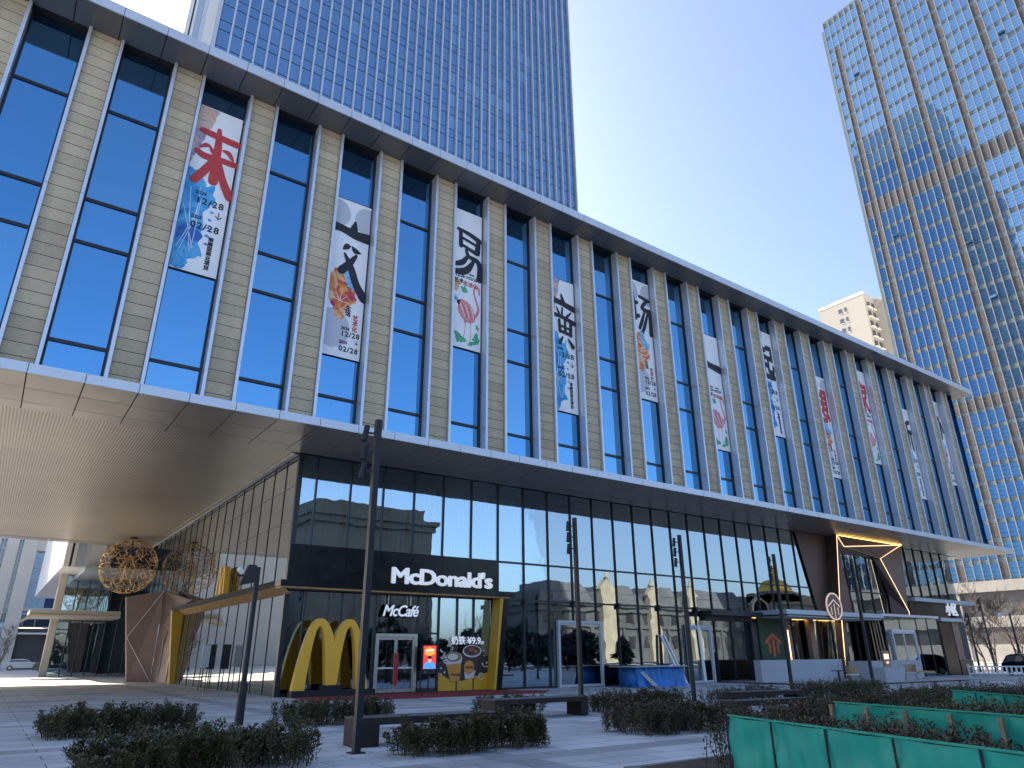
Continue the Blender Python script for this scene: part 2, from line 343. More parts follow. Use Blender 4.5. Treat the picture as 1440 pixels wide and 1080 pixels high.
for j in range(-7, 23):
    x0 = PX(j); w = 1.25
    p = quick('stone_pier', mall, lambda b: b.box(x0+.1, x0+w-.02, 28.95, 29.6, ZS+.36, ZE-.003, M['stone']))
    def fin(b, x):
        for z0, z1 in ((ZS+.36, 19.05), (19.07, ZE-.003)): b.box(x, x+.13, 28.8, 29.6, z0, z1, M['fin'])
    quick('fin', p, lambda b: fin(b, x0)); quick('fin', p, lambda b: fin(b, x0+w-.0))
    xa, xb = x0+w+.13, (PX(j+1) if j < 22 else 78.9)
    def wpanes(b):
        zz = [ZS+.36]+list(TR)+[ZE-.01]
        for q, (z0, z1) in enumerate(zip(zz, zz[1:])):
            rr = random.Random(j*31+q); t = [rr.uniform(-.006, .006) for _ in range(3)]
            b.poly([(xa,29.42+t[0],z0), (xb,29.42+t[1],z0), (xb,29.42+t[1]+t[2],z1), (xa,29.42+t[0]+t[2],z1)], M['g_up'][rr.randrange(3)])
    win = quick('window', mall, wpanes)
    def fr(b):
        for z in TR: b.box(xa, xb, 29.36, 29.43, z-.07, z+.07, M['mull'])
        b.box(xa, xa+.09, 29.34, 29.43, ZS+.36, ZE-.01, M['mull']); b.box(xb-.09, xb, 29.34, 29.43, ZS+.36, ZE-.01, M['mull'])
    quick('window_frame', win, fr)
quick('corner_glazing', mall, lambda b: b.box(78.9, 79.05, 28.9, 69.8, ZS+.36, ZE, M['g_up'][0]))
# ground floor glazing
YW, XW = 32.0, 10.57
def mx(k): return 11.44+1.765*k
T1, T2 = 6.4, 4.42
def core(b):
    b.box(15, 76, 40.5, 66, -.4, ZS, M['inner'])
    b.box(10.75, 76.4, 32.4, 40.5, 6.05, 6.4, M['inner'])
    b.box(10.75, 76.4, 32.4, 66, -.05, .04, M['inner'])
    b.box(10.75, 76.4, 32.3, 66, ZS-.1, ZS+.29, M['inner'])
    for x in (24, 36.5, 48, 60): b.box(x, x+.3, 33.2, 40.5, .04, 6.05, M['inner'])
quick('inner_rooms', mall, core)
# second floor and shop bays of the front
edges = [XW]+[mx(k) for k in range(0, 38)]
for i, (a, c) in enumerate(zip(edges, edges[1:])):
    lo = T1 if c < 22.1 else 0
    win = quick('glazing_bay', mall, lambda b: b.box(a, c, YW, YW+.05, lo+gz(a)*(lo == 0), ZS, M['g_sf']))
    def fr(b):
        b.box(a-.028, a+.028, YW-.09, YW+.12, lo+gz(a)*(lo == 0), ZS, M['mull'])
        b.box(a+.035, c-.035, YW-.05, YW+.1, T1-.05, T1+.05, M['mull'])
        if lo == 0: b.box(a+.035, c-.035, YW-.05, YW+.1, T2-.05, T2+.05, M['mull']); b.box(a+.035, c-.035, YW-.04, YW+.1, gz(a)-.02, gz(a)+.1, M['mull'])
        if lo == 0 and i % 2 == 0: b.box(a-.08, a+.08, YW-.22, YW-.09, T2-.25, T2+.1, M['dark'])
    quick('mullion', win, fr)
def curt(b):
    k = b.mi(M['curtain'])
    for i, (a, c) in enumerate(zip(edges, edges[1:])):
        if c > 37.5: break
        st = a+.12 if i not in (3, 12) else a+.7
        n = 30; n0 = len(b.v)
        for q in range(n+1):
            x = st+(c-.12-st)*q/n; y = 32.62+.06*math.sin(q*1.7+i)+.03*math.sin(q*.6+i*2)
            b.v += [(x, y, 6.45), (x, y, 10.0)]
        for q in range(n): b.f.append((n0+2*q, n0+2*q+2, n0+2*q+3, n0+2*q+1)); b.m.append(k)
quick('curtains', mall, curt)
# side wall
ys = [YW+1.86*i for i in range(20)]+[67.3]
for a, c in zip(ys, ys[1:]):
    win = quick('side_glazing_bay', mall, lambda b: b.box(XW-.02, XW+.04, a, c, .0, ZS-.06, M['g_side']))
    def fr(b):
        b.box(XW-.05, XW+.05, a-.025, a+.025, 0, ZS-.06, M['mull'])
        for z in (4.4, 7.55, 9.2): b.box(XW-.04, XW+.03, a+.025, c-.025, z-.015, z+.015, M['mull'])
    quick('mullion', win, fr)
quick('corner_post', mall, lambda b: b.box(XW-.1, XW+.12, YW-.1, YW+.12, 0, ZS-.003, M['mull']))
quick('end_wall', mall, lambda b: (b.box(76.75, 76.9, 32.1, 66, -.4, ZS, M['granite']), b.box(10.7, 76.8, 66, 66.2, -.4, ZS, M['core'])))
# restaurant frontage on the corner
def band(b):
    xs = [XW-.06]+[mx(k) for k in range(0, 7)]
    for a, c in zip(xs, xs[1:]): b.box(a+.006, c-.006, YW-.12, YW-.02, 4.76, 6.42, M['granite'])
    b.box(XW, 21.9, YW-.06, YW-.01, 4.75, 6.43, M['joint'])
quick('granite_band', mall, band)
def canopy(b):
    b.box(10.0, 22.6, 31.2, YW-.02, 4.5, 4.76, M['granite']); b.box(10.0, XW-.03, YW-.02, 54, 4.5, 4.76, M['matte'])
    b.box(10.06, 22.3, 31.26, YW-.02, 4.42, 4.5, M['wood'])
    b.prism([(10.05, 31.3, 4.5), (10.05, 53.9, 4.5), (10.5, 53.9, 4.2), (10.5, 31.3, 4.2)], (.04, 0, 0), M['wood'])
quick('shop_canopy', mall, canopy)
def jamb(b):
    b.prism([(21.42,31.2,.0),(21.75,31.2,.0),(22.2,31.2,4.4),(21.87,31.2,4.4)], (0,.75,0), M['granite'])
    b.prism([(21.28,31.22,.0),(21.42,31.22,.0),(21.87,31.22,4.4),(21.70,31.22,4.4)], (0,.75,0), M['yellow'])
quick('slanted_jamb', mall, jamb)
def leg(b):
    P = lambda x, z, y=52.2: (x, y, z)
    b.prism([P(10.3,0), P(9.75,4.5), P(10.5,4.4), P(10.56,0)], (0,.4,0), M['yellow'])
quick('canopy_leg', mall, leg)
shop_e = [XW, mx(0), mx(1), 14.95]
def shopglass(b):
    b.box(XW, 14.95, YW, YW+.05, .0, 4.42, M['g_sf']); b.box(17.25, 21.6, YW, YW+.05, 0, 4.42, M['g_sf']); b.box(14.95, 17.25, YW, YW+.05, 2.6, 4.42, M['g_sf'])
sg = quick('shop_window', mall, shopglass)
def shopfr(b):
    for x in (10.62, 11.44, 13.2, 14.93, 17.22, 18.42, 19.5, 20.5): b.box(x-.035, x+.035, YW-.08, YW+.1, 0, 4.42, M['mull'])
    b.box(XW, 21.6, YW-.07, YW+.09, 4.36, 4.415, M['mull']); b.box(17.26, 18.38, YW-.06, YW+.1, 2.6, 2.68, M['mull']); b.box(XW, 14.9, YW-.04, YW+.08, -.02, .1, M['mull']); b.box(17.3, 21.3, YW-.04, YW+.08, -.02, .1, M['mull'])
quick('shop_frame', sg, shopfr)
def door_unit(parent, x0, x1, y, h, fm, gm, name='double_door', z0=0, fw_=.09, rail=1.05, handles=None):
    d = quick(name, parent, lambda b: (b.box(x0, x0+fw_*1.6, y-.14, y+.06, z0, z0+h, fm), b.box(x1-fw_*1.6, x1, y-.14, y+.06, z0, z0+h, fm), b.box(x0+fw_*1.6, x1-fw_*1.6, y-.14, y+.06, z0+h-fw_*1.8, z0+h, fm)))
    xm = (x0+x1)/2
    for a, c in ((x0+fw_*1.6+.01, xm-.01), (xm+.01, x1-fw_*1.6-.01)):
        lf = quick('door_leaf', d, lambda b: (b.box(a, a+fw_*.7, y-.08, y-.02, z0+.02, z0+h-fw_*1.9, fm), b.box(c-fw_*.7, c, y-.08, y-.02, z0+.02, z0+h-fw_*1.9, fm), b.box(a+fw_*.7, c-fw_*.7, y-.08, y-.02, z0+.02, z0+.16, fm), b.box(a+fw_*.7, c-fw_*.7, y-.08, y-.02, z0+h-fw_*3, z0+h-fw_*1.9, fm)))
        quick('door_glass', lf, lambda b: b.box(a+fw_*.7, c-fw_*.7, y-.06, y-.045, z0+.16, z0+h-fw_*3, gm))
        if rail: quick('push_rail', lf, lambda b: b.box(a+.02, c-.02, y-.13, y-.09, z0+rail, z0+rail+.06, M['white']))
        if handles: quick('handle', lf, lambda b: b.box(*((c-.09, c-.03) if a < xm-.05 else (a+.03, a+.09)), y-.2, y-.14, z0+.35, z0+1.75, handles))
    return d
door_unit(mall, 14.98, 17.2, YW, 2.6, M['steel'], M['g_sf'], handles=M['redp'])

# ------------------------------------------------------------------ towers and far buildings
def screen(p):
    d = Vector(p)-Vector((0, 0, EYE)); z = d.dot(fw)
    if z < .5: return None
    return (720+970.64*d.dot(rt2)/z, 540-970.64*d.dot(up2)/z)
def area(q):
    s = [screen(p) for p in q]
    if None in s: return 0
    cx = sum(a[0] for a in s)/4; cy = sum(a[1] for a in s)/4
    if not (-20 < cx < 1460 and -20 < cy < 1100): return 0
    return abs(sum(s[i][0]*s[(i+1) % 4][1]-s[(i+1) % 4][0]*s[i][1] for i in range(4)))/2
def panes(parent, name, cells, visible, limit=100):      # cells: (quad, material); biggest seen ones are parts of their own
    sc = [(area(q) if visible(q) else 0, i) for i, (q, m) in enumerate(cells)]
    sc.sort(reverse=True); own = set(i for a, i in sc[:limit] if a > 0)
    rest = MB()
    for i, (q, m) in enumerate(cells):
        if i in own:
            b = MB(); b.poly(q, m); b.build(name, parent)
        else: rest.poly(q, m)
    if rest.f: tag(rest.build(name+'s', parent), kind='stuff')
M['t1glass'] = [mirror_glass('tower_glass_%d' % i, t, .5, b_, wav=.01, wscale=.25) for i, (t, b_) in enumerate((((.47,.70,1.0), (.03,.06,.11)), ((.45,.68,.97), (.03,.06,.115)), ((.50,.73,1.0), (.032,.065,.11))))]
M['t1blind'] = mirror_glass('tower_glass_with_blind', (.48,.73,1.0), .5, (.10,.17,.26), wav=.01, wscale=.25)
M['t1fin'] = pm('pale_aluminium_fin', (.55,.60,.68), .35, .3)
M['line'] = pm('tower_joint', (.02,.04,.09), .5)
M['clad'] = pm('white_cladding', (.72,.72,.71), .5, var=.05, vscale=.5)
M['clad4'] = pm('sand_render', (.46,.43,.38), .6, var=.06, vscale=.5); M['clad2'] = pm('blue_grey_cladding', (.42,.50,.58), .4, .3)
def ribbed(name, c1, c2, axis, period, width):
    m, n, b, o = newmat(name); g = n.nodes.new('ShaderNodeNewGeometry'); sp = n.nodes.new('ShaderNodeSeparateXYZ'); n.links.new(g.outputs['Position'], sp.inputs[0])
    f = lines_fac(n, sp.outputs[axis], period, width); mx_ = n.nodes.new('ShaderNodeMix'); mx_.data_type = 'RGBA'; n.links.new(f, mx_.inputs[0])
    mx_.inputs[6].default_value = (*c1, 1); mx_.inputs[7].default_value = (*c2, 1); n.links.new(mx_.outputs[2], b.inputs['Base Color']); b.inputs['Roughness'].default_value = .6; return m
M['ribw'] = ribbed('ribbed_white_panel', (.80,.79,.77), (.45,.44,.43), 0, .12, .04)
rng = random.Random(3)
t1 = thing('glass_tower', 'tall blue glass tower with pale vertical fins rising behind the podium building', 'tower', (35, 92, 0))
TX0, TX1, TY = 7.72, 65.3, 72.0
quick('tower_core', t1, lambda b: (b.box(TX0, TX1-.1, TY+.06, 112, 9.0, 172, M['line']), b.box(16, 56, 74, 110, 172, 188, M['clad2']), b.box(26, 44, 76, 106, 188, 203, M['clad2']), b.box(4.2, TX0, TY+.5, 112, 9, 172, M['clad'])))
nc = 39; cw = (TX1-TX0)/nc; cells = []
for k in range(-3, 34):
    z0 = 70.0+(97.55-97.0)*.72+4.21*k-1.0
    for c in range(nc):
        xa, xb = TX0+c*cw+.05, TX0+(c+1)*cw-.05
        for za, zb in ((z0+.07, z0+1.46), (z0+1.58, z0+4.14)):
            if zb > 171: continue
            m = rng.choice(M['t1glass'])
            if zb-za > 2 and (rng.random() < .02 or (c in (6, 11, 16, 22, 31, 34) and rng.random() < .3) or (k == 3 and 20 < c < 33 and rng.random() < .5)):
                m = M['t1blind']
            y = TY+rng.uniform(-.004, .004)
            cells.append(([(xa, TY, za), (xb, y, za), (xb, y, zb), (xa, TY, zb)], m))
panes(t1, 'window', cells, lambda q: q[0][2] > 1.6+.957*TY)
for c in range(1, nc+1):
    x = TX0+c*cw
    quick('fin', t1, lambda b: b.box(x-.1, x+.1, TY-.42, TY+.05, 12, 171.6, M['t1fin']))
def serv(b):
    for x0, x1, y, m in ((4.2,4.62,TY,M['clad']), (4.62,4.8,TY+.3,M['line']), (4.8,5.08,TY+.1,M['clad']), (5.08,5.68,TY+.15,M['clad2']), (5.68,6.1,TY,M['fascia']), (6.1,7.25,TY-.1,M['ribw']), (7.25,7.7,TY,M['fascia'])):
        b.box(x0, x1-.01, y, TY+.6, 9, 172, m)
quick('service_strip', t1, serv)
quick('east_glazing', t1, lambda b: b.box(TX1-.08, TX1+.05, TY, 112, 9, 172, M['t1glass'][0]))
quick('column', t1, lambda b: b.box(4.62, 5.2, 79, 79.6, 0, 9.0, M['clad4']))
lob = quick('lobby_glazing', t1, lambda b: b.box(5.25, 46, 80, 80.1, 0, 9, M['g_sf']))
quick('mullion', lob, lambda b: [b.box(5.25+1.0*i-.04, 5.25+1.0*i+.04, 79.9, 80.15, 0, 9, M['mull']) for i in range(42)])
quick('lobby_wall', t1, lambda b: b.box(6, 46, 90, 90.3, 0, 9, M['core']))
quick('lobby_canopy', t1, lambda b: (b.box(5.8, 40, 71, 88, 8.55, 8.95, M['clad2'])))
quick('entrance_canopy', t1, lambda b: (b.prism([(2.1, 74, 4.5), (2.7, 74, 5.1), (9.6, 74, 5.1), (9.6, 74, 4.9), (2.9, 74, 4.9)], (0, 5.0, 0), M['clad4']), b.box(2.7, 9.6, 74.2, 79, 5.12, 5.5, M['clad4'])))

# right hand tower, its long face looks along -X
t2 = thing('residential_tower', 'tall tower at the right with blue windows, brown louvre columns and white ribs', 'tower', (168, 22, 0))
FX, Y0, CWD = 150.0, 62.95, 1.49
M['t2glass'] = []
for i, (t, b_) in enumerate((((.50,.76,1.0), (.03,.08,.14)), ((.46,.72,.98), (.03,.075,.14)), ((.54,.80,1.0), (.035,.09,.15)))):
    m = mirror_glass('residential_glass_%d' % i, t, .46, b_, wav=.02, wscale=.3); n = m.node_tree
    g = n.nodes.new('ShaderNodeNewGeometry'); sp = n.nodes.new('ShaderNodeSeparateXYZ'); n.links.new(g.outputs['Position'], sp.inputs[0])
    d = n.nodes.new('ShaderNodeBsdfDiffuse'); d.inputs[0].default_value = (.03,.06,.12,1); ms = n.nodes.new('ShaderNodeMixShader')
    n.links.new(lines_fac(n, sp.outputs[2], .82, .06, i*.17), ms.inputs[0]); o = n.nodes['Material Output']; src = o.inputs[0].links[0].from_socket
    n.links.new(src, ms.inputs[1]); n.links.new(d.outputs[0], ms.inputs[2]); n.links.new(ms.outputs[0], o.inputs[0]); M['t2glass'].append(m)
M['louvre'] = ribbed('brown_louvre', (.07,.066,.07), (.17,.17,.175), 2, 1.7, .05)
M['spand'] = pm('grey_green_spandrel', (.125,.17,.195), .35, .1, var=.08, vscale=.3)
M['t2rib'] = pm('white_rib', (.23,.24,.26), .5)
cols = int((Y0+22)/CWD); cells = []
quick('tower_body', t2, lambda b: (b.box(FX+.05, FX+34, Y0-cols*CWD, Y0, 14, 160.8, M['spand'])))
floors = [14.3+3.56*i for i in range(9)]+[48.9+4.5*i for i in range(11)]+[102.0+4.42*i for i in range(13)]
fh = lambda z: 3.56 if z < 45 else (4.5 if z < 97 else 4.42)
for z in floors:
    for c in range(cols):
        ya, yb = Y0-c*CWD-.07, Y0-(c+1)*CWD+.07
        h = fh(z)
        if c % 5 == 1 and z < 156-(0 if c > 3 else 8):
            cells.append(([(FX, ya, z+.08*h), (FX, yb, z+.08*h), (FX, yb, z+.82*h), (FX, ya, z+.82*h)], M['louvre']))
        else:
            cells.append(([(FX, ya, z+.02*h), (FX, yb, z+.02*h), (FX, yb, z+.78*h), (FX, ya, z+.78*h)], rng.choice(M['t2glass'])))
for z0, z1 in ((46.0, 48.6), (97.8, 101.6)):
    for c in range(cols):
        ya, yb = Y0-c*CWD-.1, Y0-(c+1)*CWD+.1
        cells.append(([(FX, ya, z0+.3), (FX, yb, z0+.3), (FX, yb, z1-.2), (FX, ya, z1-.2)], M['louvre']))
panes(t2, 'window', cells, lambda q: True)
for c in range(0, cols+1):
    y = Y0-c*CWD
    quick('rib', t2, lambda b: b.box(FX-.14, FX+.05, y-.08, y+.08, 14, 160.5, M['t2rib']))
quick('corner_pilaster', t2, lambda b: (b.box(FX-.1, FX+.6, Y0+.1, Y0+.75, 14, 158, M['spand']), b.box(FX+.6, FX+34, Y0, Y0+.5, 14, 158, M['clad'])))
for k in range(14):
    c = rng.randrange(3, 40); z = rng.choice(floors[12:]); y = Y0-c*CWD
    if c % 5 != 1: quick('open_sash', t2, lambda b: b.prism([(FX-.02, y-.15, z+1.5), (FX-.02, y-1.34, z+1.5), (FX-.5, y-1.34, z+.75), (FX-.5, y-.15, z+.75)], (-.04, 0, .03), M['t2glass'][1], M['t2rib']))
M['clad3'] = pm('beige_base_cladding', (.33,.32,.30), .7, var=.1, vscale=.4)
def base2(b):
    b.box(FX-1.0, FX+36, Y0-cols*CWD-2, Y0+1, 12.1, 14, M['clad3'])
    b.box(FX-.3, FX+34, Y0-cols*CWD, Y0, 0, 12.1, M['core'])
    b.box(FX-.6, FX-.3, Y0-cols*CWD, Y0, 5.9, 7.8, M['clad3']); b.box(FX-.6, FX-.3, Y0-cols*CWD, Y0, 0, 3.0, M['clad3'])
    for c in range(0, cols, 9): b.box(FX-.8, FX-.3, Y0-c*CWD-1.2, Y0-c*CWD, 0, 12.1, M['clad3'])
quick('podium', t2, base2)

# pale apartment block between the towers
M['tile'] = ribbed('white_tile_cladding', (.30,.295,.28), (.19,.185,.18), 2, .75, .07)
ap = thing('apartment_block', 'pale tiled apartment block peeping over the eave left of the right hand tower', 'building', (186, 88, 0))
quick('wall', ap, lambda b: (b.box(180.2, 190, 81.3, 94.7, 0, 96, M['tile']), b.box(185.7, 200, 66, 81.29, 0, 95.5, M['tile']), b.box(180.1, 180.4, 81.2, 94.8, 95.6, 96.4, M['clad']), b.box(186, 190, 74, 78, 95.5, 98, M['clad'])))
M['apw'] = mirror_glass('apartment_window', (.5,.55,.6), .2, (.05,.05,.06))
for i in range(8):
    z = 92.9-3.05*i
    for ya, yb in ((89.0, 88.0), (87.2, 86.65)):
        w = quick('window', ap, lambda b: b.box(180.12, 180.19, yb, ya, z-.7, z+.75, M['apw'])); quick('sill', w, lambda b: b.box(180.05, 180.19, yb-.05, ya+.05, z-.8, z-.705, M['clad']))
    for xa, xb in ((181.1, 182.9), (183.8, 185.3)):
        w = quick('window', ap, lambda b: b.box(xa, xb, 81.2, 81.28, z-1.0, z+.9, M['apw'])); quick('sill', w, lambda b: b.box(xa-.1, xb+.1, 80.7, 81.28, z-1.35, z-1.005, M['clad']))

# pale office block far behind the open passage at the left
ob = thing('office_block', 'hazy pale stone office block with blue glass strips seen through the passage under the podium', 'building', (2, 140, 0))
M['pale'] = pm('pale_stone', (.62,.60,.56), .8, var=.06, vscale=.3)
quick('wall', ob, lambda b: (b.box(-30, -1.0, 135, 150, 0, 40, M['pale']), b.box(-.2, 1.4, 135.0, 150, 0, 40, M['pale']), b.box(2.0, 3.9, 134.2, 150, 0, 40, M['pale']), b.box(3.9, 12, 134.4, 150, 17.5, 40, M['pale']), b.box(7.9, 14, 134.2, 150, 0, 40, M['pale']), b.box(3.9, 7.9, 135, 150, 0, 5.9, M['core'])))
for xa, xb, z0, z1 in ((-1.0, -.2, 0, 40), (1.4, 2.0, 0, 40), (3.9, 7.9, 6.0, 17.4)):
    w = quick('window', ob, lambda b: b.box(xa, xb, 135.6, 136, z0, z1, M['t1glass'][1]))
    quick('window_frame', w, lambda b: [b.box(xa, xb, 135.4, 135.59, z0+2.2*i, z0+2.2*i+.15, M['clad2']) for i in range(int((z1-z0)/2.2))]+[b.box((xa+xb)/2-.05, (xa+xb)/2+.05, 135.42, 135.58, z0, z1, M['clad2'])])
quick('ledge', ob, lambda b: (b.box(3.7, 8.0, 133.6, 135, 5.0, 5.25, M['clad']), b.box(3.9, 7.9, 134.5, 135, 8.4, 8.9, M['clad2'])))

# buildings across the street, seen as reflections in the glass
M['cream'] = pm('cream_stone', (.22,.2,.16), .8, var=.12, vscale=.3); M['slate'] = pm('slate_roof', (.12,.13,.15), .7, var=.2, vscale=.4)
M['olive'] = pm('weathered_stone', (.09,.094,.092), .85, var=.15, vscale=.2)
def classical(name, label, x0, x1, h, y, mat, roof=None, step=True, wins=True):
    t = thing(name, label, 'building', ((x0+x1)/2, y-10, 0))
    def wall(b):
        b.box(x0, x1, y-20, y, 0, h, mat)
        if step:
            b.box(x0-1.2, x1+1.2, y-21, y+1.2, h, h+.9, mat); b.box(x0-.6, x1+.6, y-20.6, y+.6, h-1.2, h-.002, mat); b.box(x0+1, x1-1, y-19, y-1, h+.9, h+3.2, mat); b.box(x0-.5, x1+.5, y-20, y+.5, h*.62, h*.62+.8, mat)
        for i in range(int((x1-x0)/5)+1): b.box(x0+i*5-.3, x0+i*5+.5, y, y+.45, 0, h*.62-.01, mat)
    quick('wall', t, wall)
    if wins:
        for i in range(int((x1-x0)/5)):
            for z in range(3, int(h-3), 5):
                quick('window', t, lambda b: b.box(x0+i*5+1.6, x0+i*5+3.8, y+.02, y+.1, z, z+2.8, M['apw']))
    if roof:
        quick('mansard_roof', t, lambda b: [b.prism([(a, y+.2, h+.9), (c, y+.2, h+.9), (c-1.6, y-2.5, h+5.4), (a+1.6, y-2.5, h+5.4)], (0, -12, 0), M['slate']) for a, c in roof])
    return t
classical('stone_block', 'weathered stone block with stepped cornice across the street', 44, 69, 26, -60, M['olive'], wins=False)
M['hallgrey'] = pm('grey_render_wall', (.10,.11,.12), .85, var=.2, vscale=.3); M['cream2'] = pm('pale_gable_stone', (.40,.36,.28), .8, var=.2, vscale=.5)
hall = classical('classical_hall', 'grey classical hall with cream gables and dark mansard roofs across the street', 96, 186, 12, -60, M['hallgrey'], roof=[(100, 112), (118, 128), (132, 142), (148, 168)])
for gx, gw, gh in ((113.5, 4.5, 16), (129.2, 3.4, 15), (143.5, 3.2, 15.5), (170, 6, 14.5), (178, 3, 13)):
    quick('gable', hall, lambda b: (b.box(gx, gx+gw, -60.5, -58.6, 0, gh, M['cream2']), b.prism([(gx-.4,-58.6,gh), (gx+gw+.4,-58.6,gh), (gx+gw/2,-58.6,gh+2.6)], (0,-1.5,0), M['cream2']), b.tube([(gx+gw/2,-59,gh+2.3), (gx+gw/2,-59,gh+4.2)], [.7,.15], M['cream2'])))
gd = classical('domed_hall', 'cream hall with a gilded dome and statue across the street', 187, 250, 15, -62, M['cream'])
def dome(b, cx, cy, z, r, h, mat):
    k = b.mi(mat); n0 = len(b.v); S, Rr = 16, 8
    for i in range(Rr+1):
        a = math.pi/2*i/Rr
        for j in range(S): b.v.append((cx+r*math.cos(a)*math.cos(2*math.pi*j/S), cy+r*math.cos(a)*math.sin(2*math.pi*j/S), z+h*math.sin(a)))
    for i in range(Rr):
        for j in range(S): b.f.append((n0+i*S+j, n0+i*S+(j+1) % S, n0+(i+1)*S+(j+1) % S, n0+(i+1)*S+j)); b.m.append(k)
M['gilt'] = pm('gilded_dome', (.75,.45,.08), .35, .6)
quick('dome', gd, lambda b: (b.box(188, 200, -74, -63, 15, 19, M['cream']), dome(b, 194, -68, 19, 5.2, 4.2, M['gilt']), b.tube([(194,-68,23), (194,-68,25.2), (194.4,-68,27)], [.7,.5,.15], M['gilt'])))
quick('gilt_tower', gd, lambda b: (b.box(226, 238, -74, -62.5, 15, 22, M['gilt']), b.box(229, 235, -72, -63, 22, 25, M['gilt']), b.tube([(232,-67,25), (232,-67,29)], [1.2,.3], M['gilt'])))
classical('stone_block', 'weathered stone block with low dome at the far end across the street', 258, 288, 25, -60, M['olive'], wins=False)
classical('low_terrace', 'low grey terrace with small windows across the street', 0, 40, 9, -62, M['hallgrey'])

# bare trees
def bare_tree(name, label, x, y, h, seed, group, spread=.38):
    r = random.Random(seed); t = thing(name, label, 'tree', (x, y, gz(x)), 0, group)
    tr = MB(); cr_ = MB()
    def grow(b, p, d, L, rad, lev):
        pts = [p]; rs = [rad]; q = p
        for i in range(3):
            d = (d+Vector((r.uniform(-1,1), r.uniform(-1,1), r.uniform(-.2,.6)))*.14).normalized(); q = q+d*L/3; pts.append(q); rs.append(rad*(1-.22*(i+1)))
        b.tube(pts, rs, M['bark'], 5 if lev < 2 else 3, False)
        if lev < 4:
            for k in range(r.choice((3, 4)) if lev else 6):
                a = r.uniform(0, 6.28); i = r.choice((1, 2, 3)); e = (d*1.0+Vector((math.cos(a), math.sin(a), r.uniform(.0,.5)))*spread*1.9).normalized()
                grow(cr_, pts[i], e, L*r.uniform(.5,.72), max(rs[i]*.66, .022), lev+1)
    grow(tr, Vector((x, y, gz(x))), Vector((0,0,1)), h*.45, h*.016, 0)
    tr.build('trunk', t); cr_.build('crown', t)
    return t
for i, (x, y, h, lb) in enumerate(((79.2, 30.9, 7.5, 'leafless tree right behind the dark blue SUV'), (88.2, 35.4, 9.5, 'leafless tree beside the dark end wall of the podium'), (89.2, 32.6, 9, 'leafless tree at the right frame edge behind the curb light'), (102.5, 40, 10.5, 'pale leafless tree between the two thin dark light poles'), (103.3, 37.2, 10, 'tall leafless tree far back in front of the white tower base'))):
    bare_tree('bare_tree', lb, x, y, h, i+1, 'leafless trees at the right', .42)
bare_tree('bare_tree', 'slim leafless tree by the white car beyond the passage', 2.2, 112, 6.5, 5, 'leafless trees beyond the passage')
bare_tree('bare_tree', 'leafless tree at the left frame edge beyond the passage', -1.5, 104, 7, 6, 'leafless trees beyond the passage')
k = 0
for x in (14, 24, 33, 41, 52, 63):
    k += 1
    bare_tree('street_tree', 'leafless street tree along the street opposite the podium', x, -14-(k % 2)*3, 8, 20+k, 'leafless street trees opposite')

M['leafe'] = leaf_mat('dark_needles', [(.012,.026,.022), (.022,.038,.03), (.018,.03,.028)])
def leafy_tree(label, x, y, h, seed):  # row added out of frame so the lower glass reflects something dark
    r = random.Random(seed); t = thing('added_evergreen', label, 'tree', (x, y, gz(x)), 0, 'out of frame evergreens added to darken the lower glass')
    quick('trunk', t, lambda b: b.tube([(x,y,gz(x)), (x+.1,y,h*.5), (x,y+.05,h*.9)], [.14,.1,.03], M['bark'], 6))
    b = MB(); k = b.mi(M['leafe'])
    for c in range(64):
        f = r.random(); a = r.uniform(0, 6.28); rad = h*.42*math.sin(math.pi*(.15+.8*f))*r.random()**.5; p = Vector((x+rad*math.cos(a), y+rad*math.sin(a), h*(.12+.86*f)))
        for q in range(60):
            d = Vector((r.gauss(0,1), r.gauss(0,1), r.gauss(0,1))).normalized(); o = p+d*r.uniform(.1,.5); u = d.orthogonal().normalized()*r.uniform(.09,.17); v = d.cross(u).normalized()*.13; n0 = len(b.v)
            b.v += [tuple(o-u), tuple(o+v), tuple(o+u), tuple(o-v)]; b.f.append((n0,n0+1,n0+2,n0+3)); b.m.append(k)
    b.build('crown', t)
for i in range(30): leafy_tree('evergreen tree in the out of frame row added to darken reflections in the glass front', 9+i*2.1+rng.uniform(-.8,.8), -9+rng.uniform(-2.5,2), rng.uniform(3.2,6.2), 50+i)

# ------------------------------------------------------------------ banners in every second window
M['bwhite'] = pm('banner_white', (.84,.86,.90), .55, var=.05, vscale=.8)
M['ink'] = pm('banner_ink', (.012,.014,.025), .6); M['cred'] = pm('banner_red', (.52,.045,.05), .6); M['bgrey'] = pm('banner_grey', (.52,.54,.62), .6)
def paint(name, cols, scale=1.2):
    m, n, b, o = newmat(name); g = n.nodes.new('ShaderNodeNewGeometry'); nz = n.nodes.new('ShaderNodeTexNoise'); nz.inputs['Scale'].default_value = scale
    nz.inputs['Detail'].default_value = 3; nz.inputs['Distortion'].default_value = 1.5; rp = n.nodes.new('ShaderNodeValToRGB')
    n.links.new(g.outputs['Position'], nz.inputs['Vector']); n.links.new(nz.outputs[0], rp.inputs[0]); n.links.new(rp.outputs[0], b.inputs['Base Color'])
    el = rp.color_ramp.elements; el[0].position = .32; el[0].color = (*cols[0], 1); el[1].position = .7; el[1].color = (*cols[-1], 1)
    for i in range(1, len(cols)-1): el.new(.32+.38*i/(len(cols)-1)).color = (*cols[i], 1)
    b.inputs['Roughness'].default_value = .6; return m
M['pblue'] = paint('blue_paint_splash', [(.02,.10,.45), (.03,.30,.68), (.12,.45,.78), (.03,.2,.6)], .8)
M['pwarm'] = paint('warm_paint_splash', [(.62,.30,.12), (.70,.5,.4), (.30,.3,.5), (.65,.2,.08)], 1.0)
